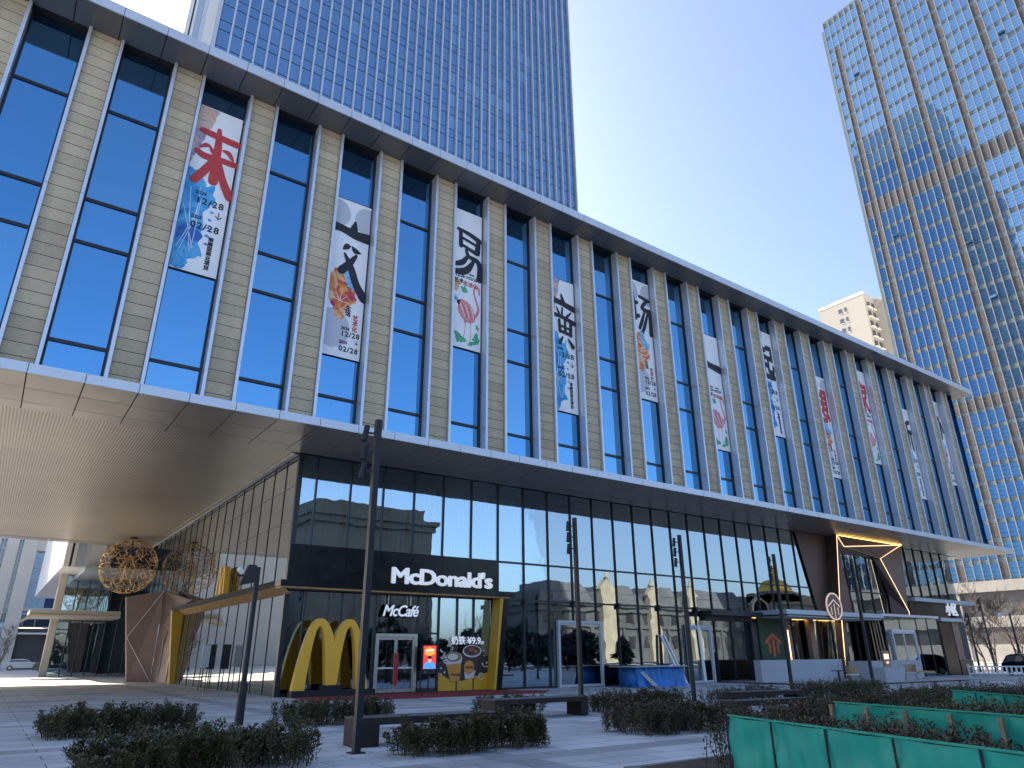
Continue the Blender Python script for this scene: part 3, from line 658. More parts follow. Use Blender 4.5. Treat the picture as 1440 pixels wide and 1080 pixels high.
M['pmix'] = paint('red_orange_paint_splash', [(.30,.02,.18), (.62,.06,.05), (.75,.32,.06), (.8,.55,.4), (.55,.04,.2)], 1.3)
M['pcyan'] = paint('sky_blue_paint_splash', [(.05,.35,.72), (.3,.6,.8), (.06,.25,.6)], 2)
M['pink'] = paint('pink_bird_paint', [(.65,.10,.13), (.75,.35,.36), (.6,.08,.15)], 5)
M['green'] = paint('green_leaf_paint', [(.03,.28,.12), (.06,.42,.22), (.15,.5,.3)], 4)
M['orng'] = paint('orange_flower_paint', [(.7,.25,.05), (.75,.45,.15), (.7,.15,.05)], 4)
def blob(b, pts, y, m, jag=.0, r=None):
    out = []
    for i, p in enumerate(pts):
        q = pts[(i+1) % len(pts)]; out.append(p)
        if jag:
            for s in (.25, .5, .75):
                out.append((p[0]+(q[0]-p[0])*s+r.uniform(-jag, jag), p[1]+(q[1]-p[1])*s+r.uniform(-jag, jag)))
    b.poly([(x, y, z) for x, z in out], m)
def stroke(b, pts, y, m):                  # brush stroke: pts (x, z, width)
    P = [Vector((p[0], p[1])) for p in pts]; L = []; Rr = []
    for i, p in enumerate(P):
        t = (P[min(i+1, len(P)-1)]-P[max(i-1, 0)]).normalized(); nn = Vector((-t.y, t.x)); w = pts[i][2]/2
        L.append(p+nn*w); Rr.append(p-nn*w)
    for i in range(len(P)-1): b.poly([(q.x, y, q.y) for q in (L[i], L[i+1], Rr[i+1], Rr[i])], m)
    for i in (0, len(P)-1):
        w = pts[i][2]/2; b.poly([(P[i].x+w*math.cos(a*math.pi/4), y+.001, P[i].y+w*math.sin(a*math.pi/4)) for a in range(8)], m)
def curve_stroke(pts, k=5):                # Catmull-Rom through the brush points
    out = []
    for i in range(len(pts)-1):
        p0, p1, p2, p3 = pts[max(i-1, 0)], pts[i], pts[i+1], pts[min(i+2, len(pts)-1)]
        for s in range(k):
            t = s/k
            out.append(tuple(.5*((2*p1[q])+(-p0[q]+p2[q])*t+(2*p0[q]-5*p1[q]+4*p2[q]-p3[q])*t*t+(-p0[q]+3*p1[q]-3*p2[q]+p3[q])*t**3) for q in range(3)))
    out.append(pts[-1]); return out
GL = {
 '来': [[(.32,1.42,.28),(1.2,1.5,.30),(2.05,1.55,.30)], [(.22,2.62,.22),(.6,2.78,.3),(1.3,2.72,.26),(2.05,2.72,.28)], [(1.08,1.08,.16),(1.15,1.9,.27),(1.18,3.0,.3),(1.2,4.0,.36)], [(1.05,2.8,.22),(.75,3.5,.3),(.34,4.2,.32)], [(1.3,2.8,.2),(1.65,3.8,.3),(2.1,4.55,.36)], [(.34,2.38,.08),(.6,2.16,.18),(.82,2.18,.06)], [(.78,2.2,.08),(1.0,2.45,.2),(1.1,2.6,.08)], [(1.42,2.15,.08),(1.7,2.2,.2),(1.95,2.5,.1)]],
 '交': [[(.02,1.75,.42),(.6,1.8,.36),(1.3,1.95,.42),(2.1,1.95,.5)], [(1.25,1.2,.12),(1.2,1.65,.36)], [(.7,2.95,.1),(.9,2.75,.28),(1.05,2.7,.1)], [(1.2,2.7,.1),(1.4,2.88,.26),(1.68,2.92,.08)], [(1.45,3.15,.14),(1.1,3.7,.3),(.68,4.2,.36)], [(.78,3.2,.1),(1.2,3.9,.3),(1.6,4.8,.34),(2.1,5.45,.42)]],
 '易': [[(.55,1.4,.2),(.6,2.45,.24)], [(.38,1.38,.18),(1.2,1.5,.24),(1.95,1.75,.3)], [(1.9,1.7,.24),(1.8,2.6,.32)], [(.7,1.9,.14),(1.7,2.1,.16)], [(.6,2.35,.14),(1.7,2.65,.22)], [(1.0,2.6,.16),(1.15,3.0,.22),(1.8,3.15,.26),(2.02,3.6,.32),(2.0,4.3,.36)], [(1.1,3.0,.14),(.75,3.5,.28),(.25,3.75,.22)], [(1.5,3.3,.18),(1.0,4.0,.36),(.18,4.25,.26)]],
 '廣': [[(.1,1.55,.34),(1.0,1.65,.32),(2.05,1.85,.36)], [(1.0,1.05,.12),(1.15,1.55,.3)], [(.2,1.6,.2),(.16,2.8,.2),(.12,3.9,.12)], [(.55,2.05,.08),(.75,2.4,.16)], [(1.05,2.0,.12),(1.0,2.5,.14)], [(1.8,2.15,.08),(1.45,2.5,.16)], [(.35,2.58,.22),(1.2,2.65,.22),(2.05,2.85,.28)], [(.75,2.9,.18),(.8,3.65,.2)], [(1.75,2.95,.2),(1.7,3.75,.22)], [(1.25,2.7,.16),(1.25,3.6,.16)], [(.8,3.25,.12),(1.7,3.35,.13)], [(.8,3.62,.16),(1.7,3.72,.18)], [(1.0,4.0,.1),(.75,4.45,.2)], [(1.5,4.05,.1),(1.85,4.5,.24)]],
 '场': [[(.3,.9,.3),(.42,2.0,.34),(.5,3.0,.3)], [(.05,1.95,.22),(.75,1.75,.26)], [(.1,3.1,.22),(.85,2.75,.26)], [(1.05,1.2,.2),(1.95,1.35,.26)], [(1.85,1.35,.2),(1.25,2.05,.26),(2.0,2.2,.3)], [(2.0,2.15,.3),(2.05,3.1,.3),(2.0,3.95,.3)], [(1.5,2.25,.14),(1.1,3.2,.24),(.85,3.7,.2)], [(1.78,2.4,.14),(1.4,3.4,.24),(1.15,3.9,.2)]],
 '一': [[(.3,2.35,.46),(1.0,2.5,.42),(2.0,2.62,.52)]],
}
def flower(b, cx, cz, r0, y, m, n=6):
    for i in range(n):
        a = 2*math.pi*i/n; b.poly([(cx, y, cz)]+[(cx+r0*math.cos(a+d)*s, y, cz+r0*math.sin(a+d)*s) for d, s in ((-.45,.6), (-.2,1), (.2,1), (.45,.6))], m)
def leafshape(b, cx, cz, L, ang, y, m):
    d = Vector((math.cos(ang), math.sin(ang))); nn = Vector((-d.y, d.x)); up_ = []; dn = []
    for i in range(7):
        t = i/6; w = L*.28*math.sin(math.pi*t)**.8*(1 if i % 2 else .7); p = Vector((cx, cz))+d*L*t; up_.append(p+nn*w); dn.append(p-nn*w)
    for i in range(6): b.poly([(q.x, y, q.y) for q in (up_[i], up_[i+1], dn[i+1], dn[i])], m)
def banner(j, ch, red, kind, label):
    x0, x1 = PX(j)+1.25+.13+.08, PX(j+1)-.08; top = 26.02 if (j//2) % 2 == 0 else 23.76; H = 8.85; y = 29.30
    w = x1-x0; S = w/2.13; r = random.Random(j)
    t = thing('hanging_banner', label, 'banner', (x0+w/2, y, top-H), 0, 'tall art banners in the upper windows')
    quick('cloth', t, lambda b: b.box(x0, x1, y, y+.015, top-H, top, M['bwhite']))
    X = lambda u: x0+u*S
    ya = y-.004
    def art(b):
        if kind == 'blue':
            blob(b, [(x0,top-.02), (X(.95),top-.02), (X(.75),top-.9), (X(.5),top-1.6), (X(.3),top-2.6), (x0,top-3.4)], ya, M['pwarm'], .04, r)
            blob(b, [(x0,top-3.6), (X(.5),top-3.7), (X(.95),top-4.4), (X(1.35),top-4.2), (X(1.45),top-5.1), (X(1.0),top-5.8), (X(1.2),top-6.6), (X(1.05),top-7.4), (X(1.3),top-8.0), (X(.7),top-8.3), (X(.55),top-H+.02), (x0,top-H+.02)], ya, M['pblue'], .09, r)
            for q in range(6): blob(b, [(X(1.35+.1*r.random()+.12*math.cos(a)*r.uniform(.5,1)), top-5.2-q*.42+.08*math.sin(a)) for a in (0,1.2,2.4,3.6,4.9)], ya, M['pblue'])
            for q in range(4): stroke(b, curve_stroke([(X(r.uniform(.05,.3)), top-r.uniform(4.5,8), .02), (X(r.uniform(.4,.8)), top-r.uniform(4.5,8), .025), (X(r.uniform(.6,1.0)), top-r.uniform(4.5,8), .02)]), ya-.003, M['bwhite'])
        elif kind == 'mix':
            for cx, cz, rr in ((.2,.9,.75), (2.0,.95,.8), (.45,7.4,1.0)):
                pts = [(min(max(X(cx+rr*math.cos(a)), x0), x1), top-min(cz+rr*1.05*math.sin(a)*-1, H-.03)) for a in [i*.4 for i in range(16)]]; blob(b, pts, ya+.001, M['bgrey'])
            blob(b, [(X(.02),top-4.7), (X(.3),top-4.2), (X(.8),top-4.0), (X(1.3),top-4.5), (X(1.6),top-5.3), (X(1.7),top-5.8), (X(1.2),top-6.2), (X(.95),top-6.9), (X(.55),top-6.8), (X(.3),top-6.2), (X(.05),top-5.9)], ya, M['pmix'], .07, r)
            blob(b, [(X(.8),top-3.8), (X(1.25),top-3.9), (X(1.4),top-4.5), (X(1.75),top-4.8), (X(1.65),top-5.2), (X(1.1),top-5.0), (X(.85),top-4.4)], ya-.002, M['pcyan'], .06, r)
            for q in range(5): stroke(b, [(X(.75), top-5.9, .03), (X(.75+.5*math.cos(q*.7)), top-5.9+.5*math.sin(q*.7), .02)], ya-.004, M['bwhite'])
        else:
            blob(b, [(X(.4),top-6.1), (X(.8),top-5.85), (X(1.35),top-6.05), (X(1.85),top-6.75), (X(1.5),top-7.2), (X(.95),top-7.3), (X(.55),top-6.8)], ya, M['pink'], .06, r)
            stroke(b, curve_stroke([(X(1.7),top-6.75,.2), (X(1.95),top-6.3,.16), (X(1.75),top-5.7,.13), (X(1.6),top-5.15,.12), (X(1.75),top-4.85,.14), (X(1.95),top-4.95,.16), (X(2.0),top-5.3,.08)]), ya-.003, M['pink'])
            for q in range(5): stroke(b, curve_stroke([(X(.6+.2*q),top-6.1-.05*q,.03), (X(.8+.18*q),top-6.5,.05), (X(1.0+.15*q),top-6.95,.03)]), ya-.005, M['cred'] if q % 2 else M['bwhite'])
            stroke(b, [(X(1.05),top-7.2,.05), (X(1.0),top-7.8,.04), (X(.92),top-8.3,.05)], ya, M['pink']); stroke(b, [(X(1.4),top-7.2,.05), (X(1.42),top-8.4,.04)], ya, M['pink'])
            flower(b, X(.3), top-4.95, .32, ya, M['orng'], 7); flower(b, X(.25), top-5.3, .22, ya-.002, M['orng'])
            for q, (cx, cz, L, an) in enumerate(((.65,5.1,.5,-.6), (.9,5.0,.4,-1.2), (.7,5.35,.45,.1), (.3,7.9,.7,-.9), (.35,8.3,.75,-.1), (.5,8.0,.6,-1.5), (1.6,8.5,.6,.8), (1.75,8.3,.6,1.4), (1.5,8.2,.5,.2), (1.95,7.6,.4,1.9), (1.2,8.6,.5,.5))): leafshape(b, X(cx), top-cz, L, an, ya-.001*(q % 3), M['green'])
            for q in range(4): blob(b, [(X(.1+.15*q+.14*math.cos(a)), top-5.75-.12*q+.16*math.sin(a)) for a in (0,1,2.2,3.1,4.2,5.3)], ya, M['pcyan'])
    quick('painted_art', t, art)
    mk = M['cred'] if red else M['ink']; yc = y-.014
    if ch in GL:
        def glyph(b):
            for i_, st in enumerate(GL[ch]): stroke(b, curve_stroke([(X(p[0]), top-p[1], p[2]*1.22) for p in st]), yc-.003*i_, mk)
        quick('brush_character', t, glyph)
    else:
        o = text_mesh('brush_character', ch, 2.1, mk, t, .004, .075); stand(o, x0+w/2, yc, top-2.9, sx=.92*S, sz=1.55)
    yt = y-.012
    def tx(s, size, u, v, m=M['ink'], bold=.008, sp=1): o = text_mesh('lettering', s, size, m, t, .003, bold, spacing=sp); stand(o, X(u), yt, top-v); return o
    if kind == 'blue':
        tx('2024', .24, .78, 4.8); tx('12/28', .46, 1.25, 5.2, bold=.012, sp=1.18); tx('2025', .24, .75, 6.08); tx('02/28', .46, 1.22, 6.5, bold=.012, sp=1.18); tx('↓', .5, 1.75, 5.75, bold=0)
        tx('策\n展\n型\n商\n业\n项\n目', .24, 1.6, 7.75, bold=.01)
    elif kind == 'mix':
        tx('生\n活', .3, 1.28, 6.35, bold=.012); tx('艺\n术\n化', .3, 1.72, 6.95, M['cred'], .012); tx('2024', .22, 1.2, 7.05+.25); tx('12/28', .38, 1.5, 7.6, bold=.01, sp=1.15); tx('↓', .32, 1.9, 7.95, bold=0); tx('2025', .22, 1.15, 8.05); tx('02/28', .38, 1.47, 8.4, bold=.01, sp=1.15)
    else:
        tx('2024      2025', .16, 1.1, 4.18); tx('12/28→02/28', .27, 1.05, 4.42, bold=.008); tx('艺术', .32, .5, 4.78, bold=.01); tx('生活化', .32, 1.35, 4.85, M['cred'], .01)
for a in ((1, '来', 1, 'blue', 'first banner from the left, red brush character over a blue paint splash'),
          (3, '交', 0, 'mix', 'second banner from the left, black character 交 above an orange and red splash'),
          (5, '易', 0, 'bird', 'third banner from the left, black character 易 above a pink flamingo'),
          (7, '廣', 0, 'blue', 'fourth banner from the left, black character 廣 over a blue paint splash'),
          (9, '场', 0, 'mix', 'fifth banner from the left, black character 场 above a small orange splash'),
          (11, '一', 0, 'bird', 'sixth banner from the left, one single black horizontal stroke above a pink flamingo'),
          (13, '起', 0, 'blue', 'seventh banner from the left, black character 起 over a blue paint splash'),
          (15, '想', 1, 'mix', 'eighth banner from the left, red character 想 above a small orange splash'),
          (17, '家', 1, 'bird', 'ninth banner from the left, red character above a pink flamingo'),
          (19, '新', 0, 'blue', 'tenth banner from the left, narrow black character over a blue splash'),
          (21, '办', 0, 'mix', 'last banner at the right corner, black character above a small orange splash')): banner(*a)

# ------------------------------------------------------------------ signs
sg1 = thing('restaurant_sign', 'white block letter restaurant sign on the black granite band', 'sign', (18.5, 31.75, 4.9))
BLD = .03
o = text_mesh('letters', "McDonald's", 1.0, M['letter'], sg1, .05, BLD, spacing=.93); d_ = o.dimensions.copy(); stand(o, 18.5, 31.72, 5.25, sx=5.95/d_.x, sz=.82/d_.y)
quick('mounting_rail', sg1, lambda b: (b.box(15.7, 21.4, 31.80, 31.87, 5.0, 5.04, M['dark']), b.box(15.7, 21.4, 31.80, 31.87, 5.3, 5.34, M['dark'])))
sg2 = thing('cafe_sign', 'small white script cafe sign with dark outline above the steel door', 'sign', (16.15, 31.8, 3.4))
o = text_mesh('backing', 'McCafé', .62, M['ink'], sg2, .01, .05, shear=.3, spacing=.9); d_ = o.dimensions.copy(); stand(o, 16.15, 31.80, 3.62, sx=2.02/d_.x, sz=.62/d_.y)
k2 = o.scale.copy()
o = text_mesh('letters', 'McCafé', .62, M['letter'], sg2, .012, .012, shear=.3, spacing=.9); stand(o, 16.15, 31.775, 3.62); o.scale = k2
quick('hanger', sg2, lambda b: (b.box(15.5, 15.54, 31.82, 31.86, 3.9, 4.4, M['steel']), b.box(16.7, 16.74, 31.82, 31.86, 3.9, 4.4, M['steel'])))
def arch_outline(x0, w, h):       # double arch as one closed outline: outer line, then the two inner openings come out as notches
    n = 14; out = []; a = w/2
    def leg(xc, half, hh, s0, s1):   # parabola-like arch points
        P = []
        for i in range(n+1):
            u = s0+(s1-s0)*i/n; P.append((xc+half*u, hh*(1-abs(u)**2.35)))
        return P
    return leg
ar = thing('arches_sign', 'big golden yellow double arch sign standing on a black plinth at the shop corner', 'sign', (12.6, 31.2, 0))
def arches(b):
    X0, X1, H_, zb, y = 10.9, 14.3, 3.17, .26, 31.0
    c1, c2 = 11.9, 13.3; n = 16; k = M['archy']
    def outer(cx, side, i, n_=n):
        u = i/n_; return (cx+side*(1.0*u if side*(cx-(X0+X1)/2) > 0 else 1.18*u), zb+(H_-zb)*(1-u**2.3))
    def inner(cx, side, i, n_=n):
        u = i/n_; wd = .46; return (cx+side*wd*u, zb+(H_-.33-zb)*(1-u**2.3))
    for cx in (c1, c2):
        for side in (-1, 1):
            for i in range(n):
                o0, o1, i0, i1 = outer(cx, side, i), outer(cx, side, i+1), inner(cx, side, i), inner(cx, side, i+1)
                for q in (o0, o1, i0, i1): pass
                lim = (X0+X1)/2
                def cl(p): return (min(p[0], lim), max(p[1], .45)) if (cx == c1 and side == 1) else ((max(p[0], lim), max(p[1], .45)) if (cx == c2 and side == -1) else p)
                o0, o1, i0, i1 = map(cl, (o0, o1, i0, i1))
                b.prism([(o0[0],y,o0[1]), (o1[0],y,o1[1]), (i1[0],y,i1[1]), (i0[0],y,i0[1])], (0,.32,0), k)
quick('double_arch', ar, arches)
quick('plinth', ar, lambda b: (b.box(10.9, 14.7, 30.98, 31.55, -.02, .25, M['dark']), b.box(12.28, 13.1, 31.0, 31.52, .25, .45, M['dark'])))
ar2 = thing('side_arches_sign', 'small yellow double arch sign on the side canopy, seen edge on', 'sign', (10.2, 42.2, 4.8))
def arches2(b):
    for cy in (41.7, 42.5):
        for s in (-1, 1):
            for i in range(10):
                u, v = i/10, (i+1)/10
                f = lambda q, w, h: (10.12, cy+s*w*q, 4.85+h*(1-q**2.3))
                b.prism([f(u,.42,1.5), f(v,.42,1.5), f(v,.2,1.3), f(u,.2,1.3)], (.28,0,0), M['archy'])
quick('double_arch', ar2, arches2)
quick('brace', ar2, lambda b: b.tube([(10.4,41.2,5.9), (10.5,40.6,4.8)], .03, M['dark']))

# window poster with two cups
po = thing('window_poster', 'cafe poster with two drink cups on the shop window beside the yellow jamb', 'poster', (20, 31.9, 0))
M['pdark'] = pm('poster_dark', (.03,.026,.024), .5); M['cupo'] = pm('cup_orange', (.60,.27,.045), .5); M['foam'] = pm('milk_foam', (.72,.68,.60), .5, var=.1, vscale=6); M['caramel'] = pm('caramel', (.36,.17,.05), .5); M['choc'] = pm('iced_coffee', (.07,.035,.03), .4, var=.4, vscale=5); M['lid'] = pm('pale_cup', (.62,.60,.60), .4)
def ell(b, cx, cz, rx, rz, y, m, n=20, a0=0, a1=6.2832): b.poly([(cx+rx*math.cos(a0+(a1-a0)*i/n), y, cz+rz*math.sin(a0+(a1-a0)*i/n)) for i in range(n)], m)
def post(b):
    y = 31.93
    b.prism([(18.45,y,.0), (21.3,y,.0), (21.36,y,.8), (20.6,y,.62), (19.8,y,.42), (19.0,y,.55), (18.45,y,.85)], (0,.02,0), M['yellow'])
    b.prism([(18.45,y,.85), (19.0,y,.55), (19.8,y,.42), (20.6,y,.62), (21.36,y,.8), (21.4,y,1.5), (20.9,y,1.9), (19.2,y,1.7), (18.45,y,1.3)], (0,.02,0), M['pdark'])
quick('print_ground', po, post)
def cup1(b):
    y = 31.90
    b.poly([(18.87,y,1.22), (19.75,y,1.28), (19.68,y,.45), (19.15,y,.38)], M['cupo']); b.poly([(18.83,y-.002,1.3), (18.87,y-.002,1.18), (19.75,y-.002,1.25), (19.8,y-.002,1.45)], M['lid'])
    ell(b, 19.3, 1.5, .5, .28, y-.004, M['lid']); ell(b, 19.3, 1.54, .44, .23, y-.006, M['caramel']); ell(b, 19.25, 1.55, .3, .15, y-.008, M['foam'])
quick('hot_cup', po, cup1)
def cup2(b):
    y = 31.915
    b.poly([(19.85,y,1.75), (20.95,y,1.65), (20.5,y,.62), (20.0,y,.6)], M['choc']); b.poly([(19.95,y-.001,.85), (20.62,y-.001,.9), (20.5,y-.001,.55), (20.0,y-.001,.52)], M['lid'])
    ell(b, 20.4, 1.82, .58, .3, y-.003, M['lid']); ell(b, 20.4, 1.84, .5, .24, y-.005, M['choc']); ell(b, 20.35, 1.9, .14, .1, y-.007, M['cred']); ell(b, 20.62, 1.8, .1, .08, y-.007, M['caramel'])
    ell(b, 20.22, 1.05, .3, .33, y-.006, M['cupo'])
quick('iced_cup', po, cup2)
def beans(b):
    r = random.Random(5)
    for i in range(26):
        cx, cz = r.choice(((r.uniform(18.5,18.85), r.uniform(.7,1.9)), (r.uniform(21.0,21.4), r.uniform(.9,1.9)), (r.uniform(18.6,18.9), r.uniform(1.3,1.8)))); ell(b, cx, cz, r.uniform(.04,.09), r.uniform(.03,.06), 31.895-.0007*i, M['lid'], 8)
    ell(b, 20.95, .62, .17, .17, 31.90, M['lid']); ell(b, 20.95, .62, .13, .13, 31.898, M['yellow'])
quick('printed_beans', po, beans)
for s, sz, x, z, m, bo in (('奶铁', .42, 19.55, 2.3, M['letter'], .014), ('¥9.9', .46, 20.5, 2.3, M['letter'], .014), ('/杯', .18, 21.0, 2.2, M['letter'], .004), ('McCafé', .17, 19.4, .72, M['pdark'], .004), ('McCafé', .14, 20.22, 1.06, M['pdark'], .003)):
    o = text_mesh('lettering', s, sz, m, po, .003, bo, shear=.2 if s[0] == 'M' else 0); stand(o, x, 31.885, z)
# menu screen and shelf beside the door
sc_ = thing('menu_screen', 'upright lit menu screen on black posts beside the shop door', 'screen', (17.65, 31.4, 0))
quick('stand', sc_, lambda b: (b.box(17.2, 17.24, 31.42, 31.48, 0, 2.0, M['dark']), b.box(17.62, 17.66, 31.42, 31.48, 0, 1.0, M['dark']), b.box(17.1, 18.1, 31.36, 31.5, -.01, .03, M['dark'])))
quick('casing', sc_, lambda b: b.box(17.24, 18.04, 31.38, 31.46, .98, 2.1, M['dark']))
ms_r = pm('screen_red', (.5,.05,.04), .3, emit=((.8,.06,.05), .35)); ms_o = pm('screen_orange', (.6,.25,.04), .3, emit=((.9,.35,.06), .4)); ms_b = pm('screen_blue', (.05,.2,.6), .3, emit=((.06,.3,.9), .4)); ms_s = pm('screen_skin', (.6,.35,.25), .3, emit=((.8,.5,.35), .3)); ms_w = pm('screen_white', (.7,.7,.7), .3, emit=((.9,.9,.9), .35))
def scr(b):
    y = 31.375
    b.poly([(17.29,y,1.02), (17.99,y,1.02), (17.99,y,2.06), (17.29,y,2.06)], ms_r); y -= .002
    b.poly([(17.35,y,1.66), (17.65,y,1.60), (17.93,y,1.7), (17.9,y,1.9), (17.6,y,2.0), (17.38,y,1.9)], ms_o); b.poly([(17.42,y-.001,1.8), (17.86,y-.001,1.84), (17.86,y-.001,1.9), (17.42,y-.001,1.86)], ms_w)
    b.poly([(17.3,y-.001,1.03), (17.98,y-.001,1.03), (17.9,y-.001,1.27), (17.73,y-.001,1.33), (17.55,y-.001,1.33), (17.38,y-.001,1.27)], ms_b); ell(b, 17.64, 1.44, .1, .14, y-.003, ms_s); ell(b, 17.64, 1.53, .11, .07, y-.005, M['ink'])
quick('display', sc_, scr)
sh = thing('striped_shelf', 'low yellow and black shelf unit behind the menu screen', 'shelf', (17.7, 32.5, 0))
quick('frame', sh, lambda b: (b.box(17.35, 17.4, 32.3, 32.7, .04, 2.0, M['dark']), b.box(18.25, 18.3, 32.3, 32.7, .04, 2.0, M['dark'])))
for i in range(5): quick('shelf_board', sh, lambda b: b.box(17.41, 18.24, 32.3, 32.7, .2+.4*i, .38+.4*i, M['yellow'] if i % 2 == 0 else M['wood']))
ct = thing('service_counter', 'dark service counter with cups inside the shop behind the arch', 'counter', (13.5, 34.5, 0))
quick('counter_base', ct, lambda b: b.box(12.0, 14.6, 34.2, 35.0, .04, 1.0, M['core'])); quick('counter_top', ct, lambda b: b.box(11.95, 14.65, 34.1, 35.05, 1.0, 1.06, M['wood']))
for i in range(5): quick('cup', ct, lambda b: b.tube([(12.4+i*.4, 34.3, 1.062), (12.4+i*.4, 34.3, 1.22)], [.04, .06], M['lid'] if i % 2 else M['cupo'], 8))
quick('menu_board', ct, lambda b: b.box(12.1, 14.5, 35.9, 36.0, 1.5, 2.6, pm('menu_board', (.09,.06,.04), .5, var=.5, vscale=4)))

# red carpet along the frontage
cp = MB(); cp.prism([(10.88,32.0,gz(11)+.004), (10.8,28.6,gz(11)+.004), (12.6,27.6,gz(12)+.004), (21.6,27.7,gz(21)+.004), (23.6,29.6,gz(23)+.004), (22.3,31.15,gz(22)+.004), (22.3,31.9,gz(22)+.004)], (0,0,.012), M['red'])
tag(cp.build('red_carpet'), 'long red carpet laid in front of the shop entrance', 'carpet')

# ------------------------------------------------------------------ pendant globe lamp under the soffit
gl = thing('globe_lamp', 'huge openwork brass globe lamp hanging under the passage soffit', 'lamp', (8.25, 64.4, 6.3))
bm = bmesh.new(); bmesh.ops.create_icosphere(bm, subdivisions=4, radius=2.12); rg = random.Random(11)
es = list(bm.edges); rg.shuffle(es)
for v in bm.verts: v.co = (v.co+Vector((rg.uniform(-.1,.1), rg.uniform(-.1,.1), rg.uniform(-.1,.1)))).normalized()*2.12
seen = set(); g = MB()
for e in es:
    if rg.random() < .6: continue
    a, c = e.verts[0].co, e.verts[1].co; off = Vector((8.25, 64.4, 8.47)); g.tube([a+off, c+off], .024, M['gold'], 4, False)
bm.free(); g.build('wire_globe', gl)
quick('inner_core', gl, lambda b: [b.tube([(8.25, 64.4, 9.4), (8.25+.7*math.cos(a), 64.4+.7*math.sin(a), 8.3), (8.25+.3*math.cos(a+.5), 64.4+.3*math.sin(a+.5), 7.4)], .03, M['gold'], 4) for a in [i*.6 for i in range(10)]])
quick('rod', gl, lambda b: (b.tube([(8.25,64.4,8.5), (8.25,64.4,10.72)], .06, M['dark']), b.tube([(8.25,64.4,10.6), (8.25,64.4,10.72)], .3, M['dark'], 10)))

# bronze faceted vestibule at the far side entrance
vs = thing('bronze_vestibule', 'faceted bronze clad entrance vestibule against the side glass beside the globe lamp', 'vestibule', (10, 57, 0))
quick('front_panel', vs, lambda b: b.prism([(8.74,58.5,0), (7.73,58.5,5.69), (10.0,57.6,6.15), (10.06,57.6,0)], (0,.5,0), M['brown']))
quick('side_panel', vs, lambda b: b.prism([(10.02,57.58,6.15), (10.5,50.5,5.05), (10.5,55.5,4.7), (10.08,57.58,3.4)], (.05,.02,.05), M['brown2']))
quick('inner_panel', vs, lambda b: b.prism([(10.08,57.58,0), (10.08,57.58,3.4), (10.5,55.5,4.7), (10.5,53.2,0)], (.05,.02,0), M['brown']))
quick('led_trim', vs, lambda b: b.tube([(10.0,57.5,6.15), (8.22,58.42,2.94), (10.06,57.5,.02)], .025, M['clad']))
sd = quick('side_door', vs, lambda b: (b.box(10.38, 10.44, 54.0, 54.12, 0, 3.4, M['steel']), b.box(10.2, 10.26, 56.0, 56.12, 0, 3.4, M['steel'])))
quick('handle', sd, lambda b: b.box(10.2, 10.24, 55.2, 55.26, 1.0, 1.8, M['steel']))

# ------------------------------------------------------------------ right hand portal, awning, cafe
pt = thing('bronze_portal', 'tall faceted bronze portal with warm light lines around a window above the cafe', 'portal', (60, 31, 0))
TL, TRr, ML, MR = (55.0,30.95,10.66), (65.4,30.95,10.66), (57.0,31.6,9.95), (62.6,31.6,9.35)
BL, BR, BRi = (53.55,30.95,4.45), (64.3,30.95,4.45), (63.3,31.9,4.45)
IL0, IL1, IR0 = (56.8,31.93,9.4), (57.2,31.93,4.45), (62.0,31.93,9.4)
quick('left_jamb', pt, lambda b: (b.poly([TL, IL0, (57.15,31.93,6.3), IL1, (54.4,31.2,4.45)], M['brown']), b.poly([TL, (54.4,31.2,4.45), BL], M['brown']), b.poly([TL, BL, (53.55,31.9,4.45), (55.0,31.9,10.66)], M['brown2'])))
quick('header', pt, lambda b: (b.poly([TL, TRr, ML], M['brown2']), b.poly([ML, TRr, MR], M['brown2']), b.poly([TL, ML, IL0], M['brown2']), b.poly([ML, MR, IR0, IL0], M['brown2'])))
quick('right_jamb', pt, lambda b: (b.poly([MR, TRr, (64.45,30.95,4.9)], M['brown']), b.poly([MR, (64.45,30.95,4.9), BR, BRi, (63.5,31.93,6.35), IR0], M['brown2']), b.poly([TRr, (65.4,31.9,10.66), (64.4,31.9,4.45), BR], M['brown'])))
def leds(b, pl, m, r=.03):
    b.tube([(p[0], p[1]-.04, p[2]) for p in pl], r, m, 5)
quick('light_line', pt, lambda b: leds(b, [TL, ML, TRr], M['ledw'], .024)); quick('light_line', pt, lambda b: leds(b, [TRr, MR, (64.45,30.95,4.9), BR], M['ledw'], .024))
quick('light_line', pt, lambda b: leds(b, [TL, BL], M['ledw'], .022)); quick('wall_panel', pt, lambda b: b.prism([(50.6,31.86,10.66), (54.9,31.86,10.66), (53.6,31.86,4.45), (52.2,31.86,4.45)], (0,.05,0), M['brown2'])); quick('light_cove', pt, lambda b: b.tube([(55.1,30.8,10.62), (65.3,30.8,10.62)], .03, M['ledy'], 5))
quick('light_line', pt, lambda b: leds(b, [(53.5,30.9,4.0), (52.95,30.9,.6)], M['ledw'], .03)); quick('light_line', pt, lambda b: leds(b, [ML, MR], M['clad'], .015))
quick('bronze_pier', pt, lambda b: b.prism([(53.5,30.95,4.0), (54.3,30.95,4.0), (53.4,30.95,-.15), (52.95,30.95,-.15)], (0,.5,0), M['brown']))
aw = thing('cafe_awning', 'flat dark steel awning over the cafe terrace', 'awning', (50, 30.5, 4.1))
quick('roof_slab', aw, lambda b: (b.box(43.7, 56.3, 29.0, 31.9, 4.12, 4.42, M['clad2']), b.box(43.75, 56.25, 29.05, 31.88, 4.04, 4.118, M['mull']), b.box(38.3, 43.69, 30.9, 31.9, 4.0, 4.3, M['mull'])))
